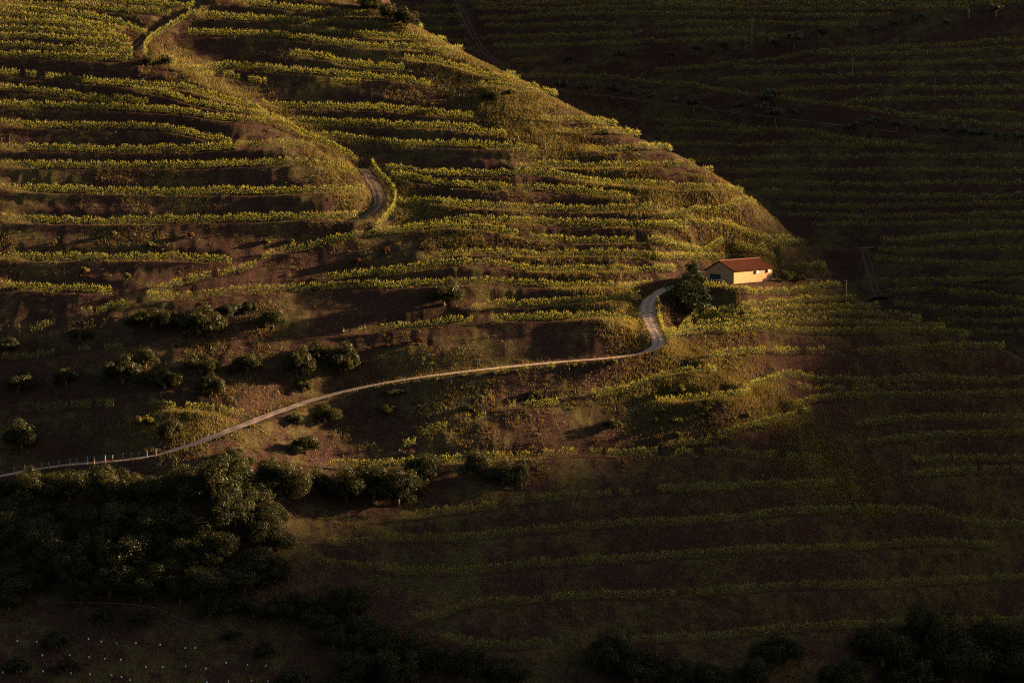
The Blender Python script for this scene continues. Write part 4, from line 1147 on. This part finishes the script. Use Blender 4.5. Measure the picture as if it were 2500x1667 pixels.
def gold_pts(n, seed):
    r = np.random.default_rng(seed); w = np.array([a * b for c, a, b in GOLD]); j = r.choice(len(GOLD), n, p=w / w.sum())
    C = np.array([c[:2] for c, a, b in GOLD]); R_ = np.array([(a, b) for c, a, b in GOLD])
    p = C[j] + r.normal(size=(n, 2)) * R_[j] * .62
    k = (p[:, 1] < 688) & (p[:, 1] > 400); return p[k, 0], p[k, 1]
def grass():
    x, y = world_pts(400000, 5); x2, y2 = gold_pts(150000, 6); x = np.concatenate([x, x2]); y = np.concatenate([y, y2])
    d = fbm(x / 14, y / 14, 41, 4) + .6 * fbm(x / 3, y / 3, 45, 3)
    ds = NEAR.sample(x, y, DN)
    gold = golden(x, y)
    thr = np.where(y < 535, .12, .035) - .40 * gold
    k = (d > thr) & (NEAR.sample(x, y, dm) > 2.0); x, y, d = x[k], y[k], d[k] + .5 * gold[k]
    n = len(x); z = ground(x, y)
    V = []; A = []
    for j in range(2):
        h = RNG.uniform(.2, .65, n) * (1 + np.clip(d, 0, .4)); w = RNG.uniform(.03, .085, n); a = RNG.uniform(0, 6.283, n)
        lx = RNG.normal(0, .16, n); ly = RNG.normal(0, .16, n); ox = RNG.normal(0, .12, n); oy = RNG.normal(0, .12, n)
        b0 = np.stack([x + ox - np.cos(a) * w, y + oy - np.sin(a) * w, z - .04], -1); b1 = np.stack([x + ox + np.cos(a) * w, y + oy + np.sin(a) * w, z - .04], -1)
        tp_ = np.stack([x + ox + lx, y + oy + ly, z + h], -1)
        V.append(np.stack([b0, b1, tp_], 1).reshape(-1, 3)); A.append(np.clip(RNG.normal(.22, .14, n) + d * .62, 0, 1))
    V = np.concatenate(V); A = np.concatenate(A)
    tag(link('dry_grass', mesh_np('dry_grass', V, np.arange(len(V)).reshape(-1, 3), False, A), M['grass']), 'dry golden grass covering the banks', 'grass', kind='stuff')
    print('grass tris', len(V) // 3)
grass()
def weeds():
    x, y = world_pts(8000, 8); x2, y2 = gold_pts(2600, 9); x = np.concatenate([x, x2]); y = np.concatenate([y, y2])
    d = fbm(x / 9, y / 9, 61, 4) + .12 * golden(x, y)
    k = (d > .0) & (NEAR.sample(x, y, dm) > 3.0) & (NEAR.sample(x, y, DN) > 1.2); x, y = x[k], y[k]
    n = len(x); z = ground(x, y); m = 16
    C = np.zeros((n, m, 3)); rr_ = RNG.uniform(.18, .6, n)[:, None]
    dd = RNG.normal(size=(n, m, 3)); dd /= np.linalg.norm(dd, axis=2)[:, :, None]
    C[..., 0] = x[:, None] + dd[..., 0] * rr_; C[..., 1] = y[:, None] + dd[..., 1] * rr_; C[..., 2] = z[:, None] + np.abs(dd[..., 2]) * rr_ * .9 + .05
    N = dd + RNG.normal(size=dd.shape) * .5; N /= np.linalg.norm(N, axis=2)[:, :, None]
    V, F = leaf_quads(C.reshape(-1, 3), N.reshape(-1, 3), np.repeat(rr_[:, 0], m) * RNG.uniform(.35, .75, n * m))
    tag(link('weeds', mesh_np('weeds', V, F, False, np.clip(np.repeat(RNG.uniform(.1, .8, n), m) + RNG.normal(0, .12, n * m), 0, 1)), M['weed']), 'low green and brown weeds scattered over the banks', 'weeds', kind='stuff')
    print('weeds quads', len(F))
weeds()
def stones():
    r = np.random.default_rng(4)
    px = np.concatenate([r.uniform(380, 900, 900), r.uniform(860, 1350, 420), r.uniform(0, 2500, 700)]); py = np.concatenate([r.uniform(1040, 1170, 900), r.uniform(950, 1130, 420), r.uniform(0, 1650, 700)])
    P = lift(px, py, step=1.0); P = P[(~np.isnan(P[:, 0])) & (P[:, 1] < 688)]
    P = P[NEAR.sample(P[:, 0], P[:, 1], dm) > 2.6]
    n = len(P); oc = np.array([(1,0,0),(0,1,0),(-1,0,0),(0,-1,0),(0,0,.7),(0,0,-.7)], float)
    S = r.uniform(.04, .17, (n, 1, 1)) * (1 + (r.uniform(size=(n, 1, 1)) > .96) * 1.2) * r.uniform(.6, 1.4, (n, 6, 3))
    a = r.uniform(0, 6.283, n); ca, sa = np.cos(a)[:, None], np.sin(a)[:, None]
    V = oc[None] * S; vx = V[..., 0] * ca - V[..., 1] * sa; vy = V[..., 0] * sa + V[..., 1] * ca
    V = np.stack([vx + P[:, 0:1], vy + P[:, 1:2], V[..., 2] + ground(P[:, 0], P[:, 1])[:, None]], -1).reshape(-1, 3)
    f = np.array([(0,1,4),(1,2,4),(2,3,4),(3,0,4),(1,0,5),(2,1,5),(3,2,5),(0,3,5)])
    F = (np.arange(n)[:, None, None] * 6 + f[None]).reshape(-1, 3)
    tag(link('gravel', mesh_np('gravel', V, F), M['stone']), 'loose schist stones on the bare slopes', 'stones', kind='stuff')
stones()
# tall pale grass plumes and a patch of red flowers by the fence
for i, (x, y, h) in enumerate(((1555, 400, 1.9), (1680, 400, 2.3), (1830, 360, 1.4))):
    P = lift([200 + x * 240 / 2352], [1070 + y * 240 / 2352])[0]; mb = MB(); r = random.Random(i)
    for k in range(26):
        a = r.uniform(0, 6.28); q = r.uniform(.05, .35); hh = h * r.uniform(.5, 1); b = Vector((math.cos(a) * q, math.sin(a) * q, 0)); tt = b * 1.9 + Vector((0, 0, hh)); sd = Vector((-math.sin(a), math.cos(a), 0)) * .04
        mb.poly([b - sd, b + sd, b.lerp(tt, .6) + sd * 1.4 + Vector((0, 0, .1)), tt, b.lerp(tt, .6) - sd * 1.4 + Vector((0, 0, .1))], ((0, 1, 2, 3, 4),))
    o = mb.build('grass_clump', M['grass']); o.location = (P[0], P[1], float(ground(P[0], P[1])) - .05)
    tag(o, f'tall pale dry grass clump behind the road fence, {ORD[i + 1]} from the left', 'grass clump', 'tall grass clumps by the fence')
P = lift([264], [1129])[0]; mb = MB(); r = random.Random(5)
for k in range(40):
    c = Vector((r.gauss(0, .4), r.gauss(0, .25), r.uniform(.1, .5))); u = Vector((r.gauss(0, 1), r.gauss(0, 1), r.gauss(0, 1))).normalized() * .09; v = u.orthogonal().normalized() * .09
    mb.poly([c - u, c - v, c + u, c + v], ((0, 1, 2, 3),))
o = mb.build('flower_patch', M['red']); o.location = (P[0], P[1], float(ground(P[0], P[1]))); tag(o, 'small patch of bright red flowers at the fenced road edge', 'flowers')
print('TOTAL', sum(sum(len(p.vertices) - 2 for p in m.polygons) if len(m.polygons) < 3000 else (len(m.loops) - 2 * len(m.polygons)) for m in bpy.data.meshes))
print('TRIS', sum(len(m.loop_triangles) or sum(len(p.vertices) - 2 for p in m.polygons) for m in bpy.data.meshes if m.users and len(m.polygons) < 5000), sum(len(m.polygons) for m in bpy.data.meshes if len(m.polygons) >= 5000))
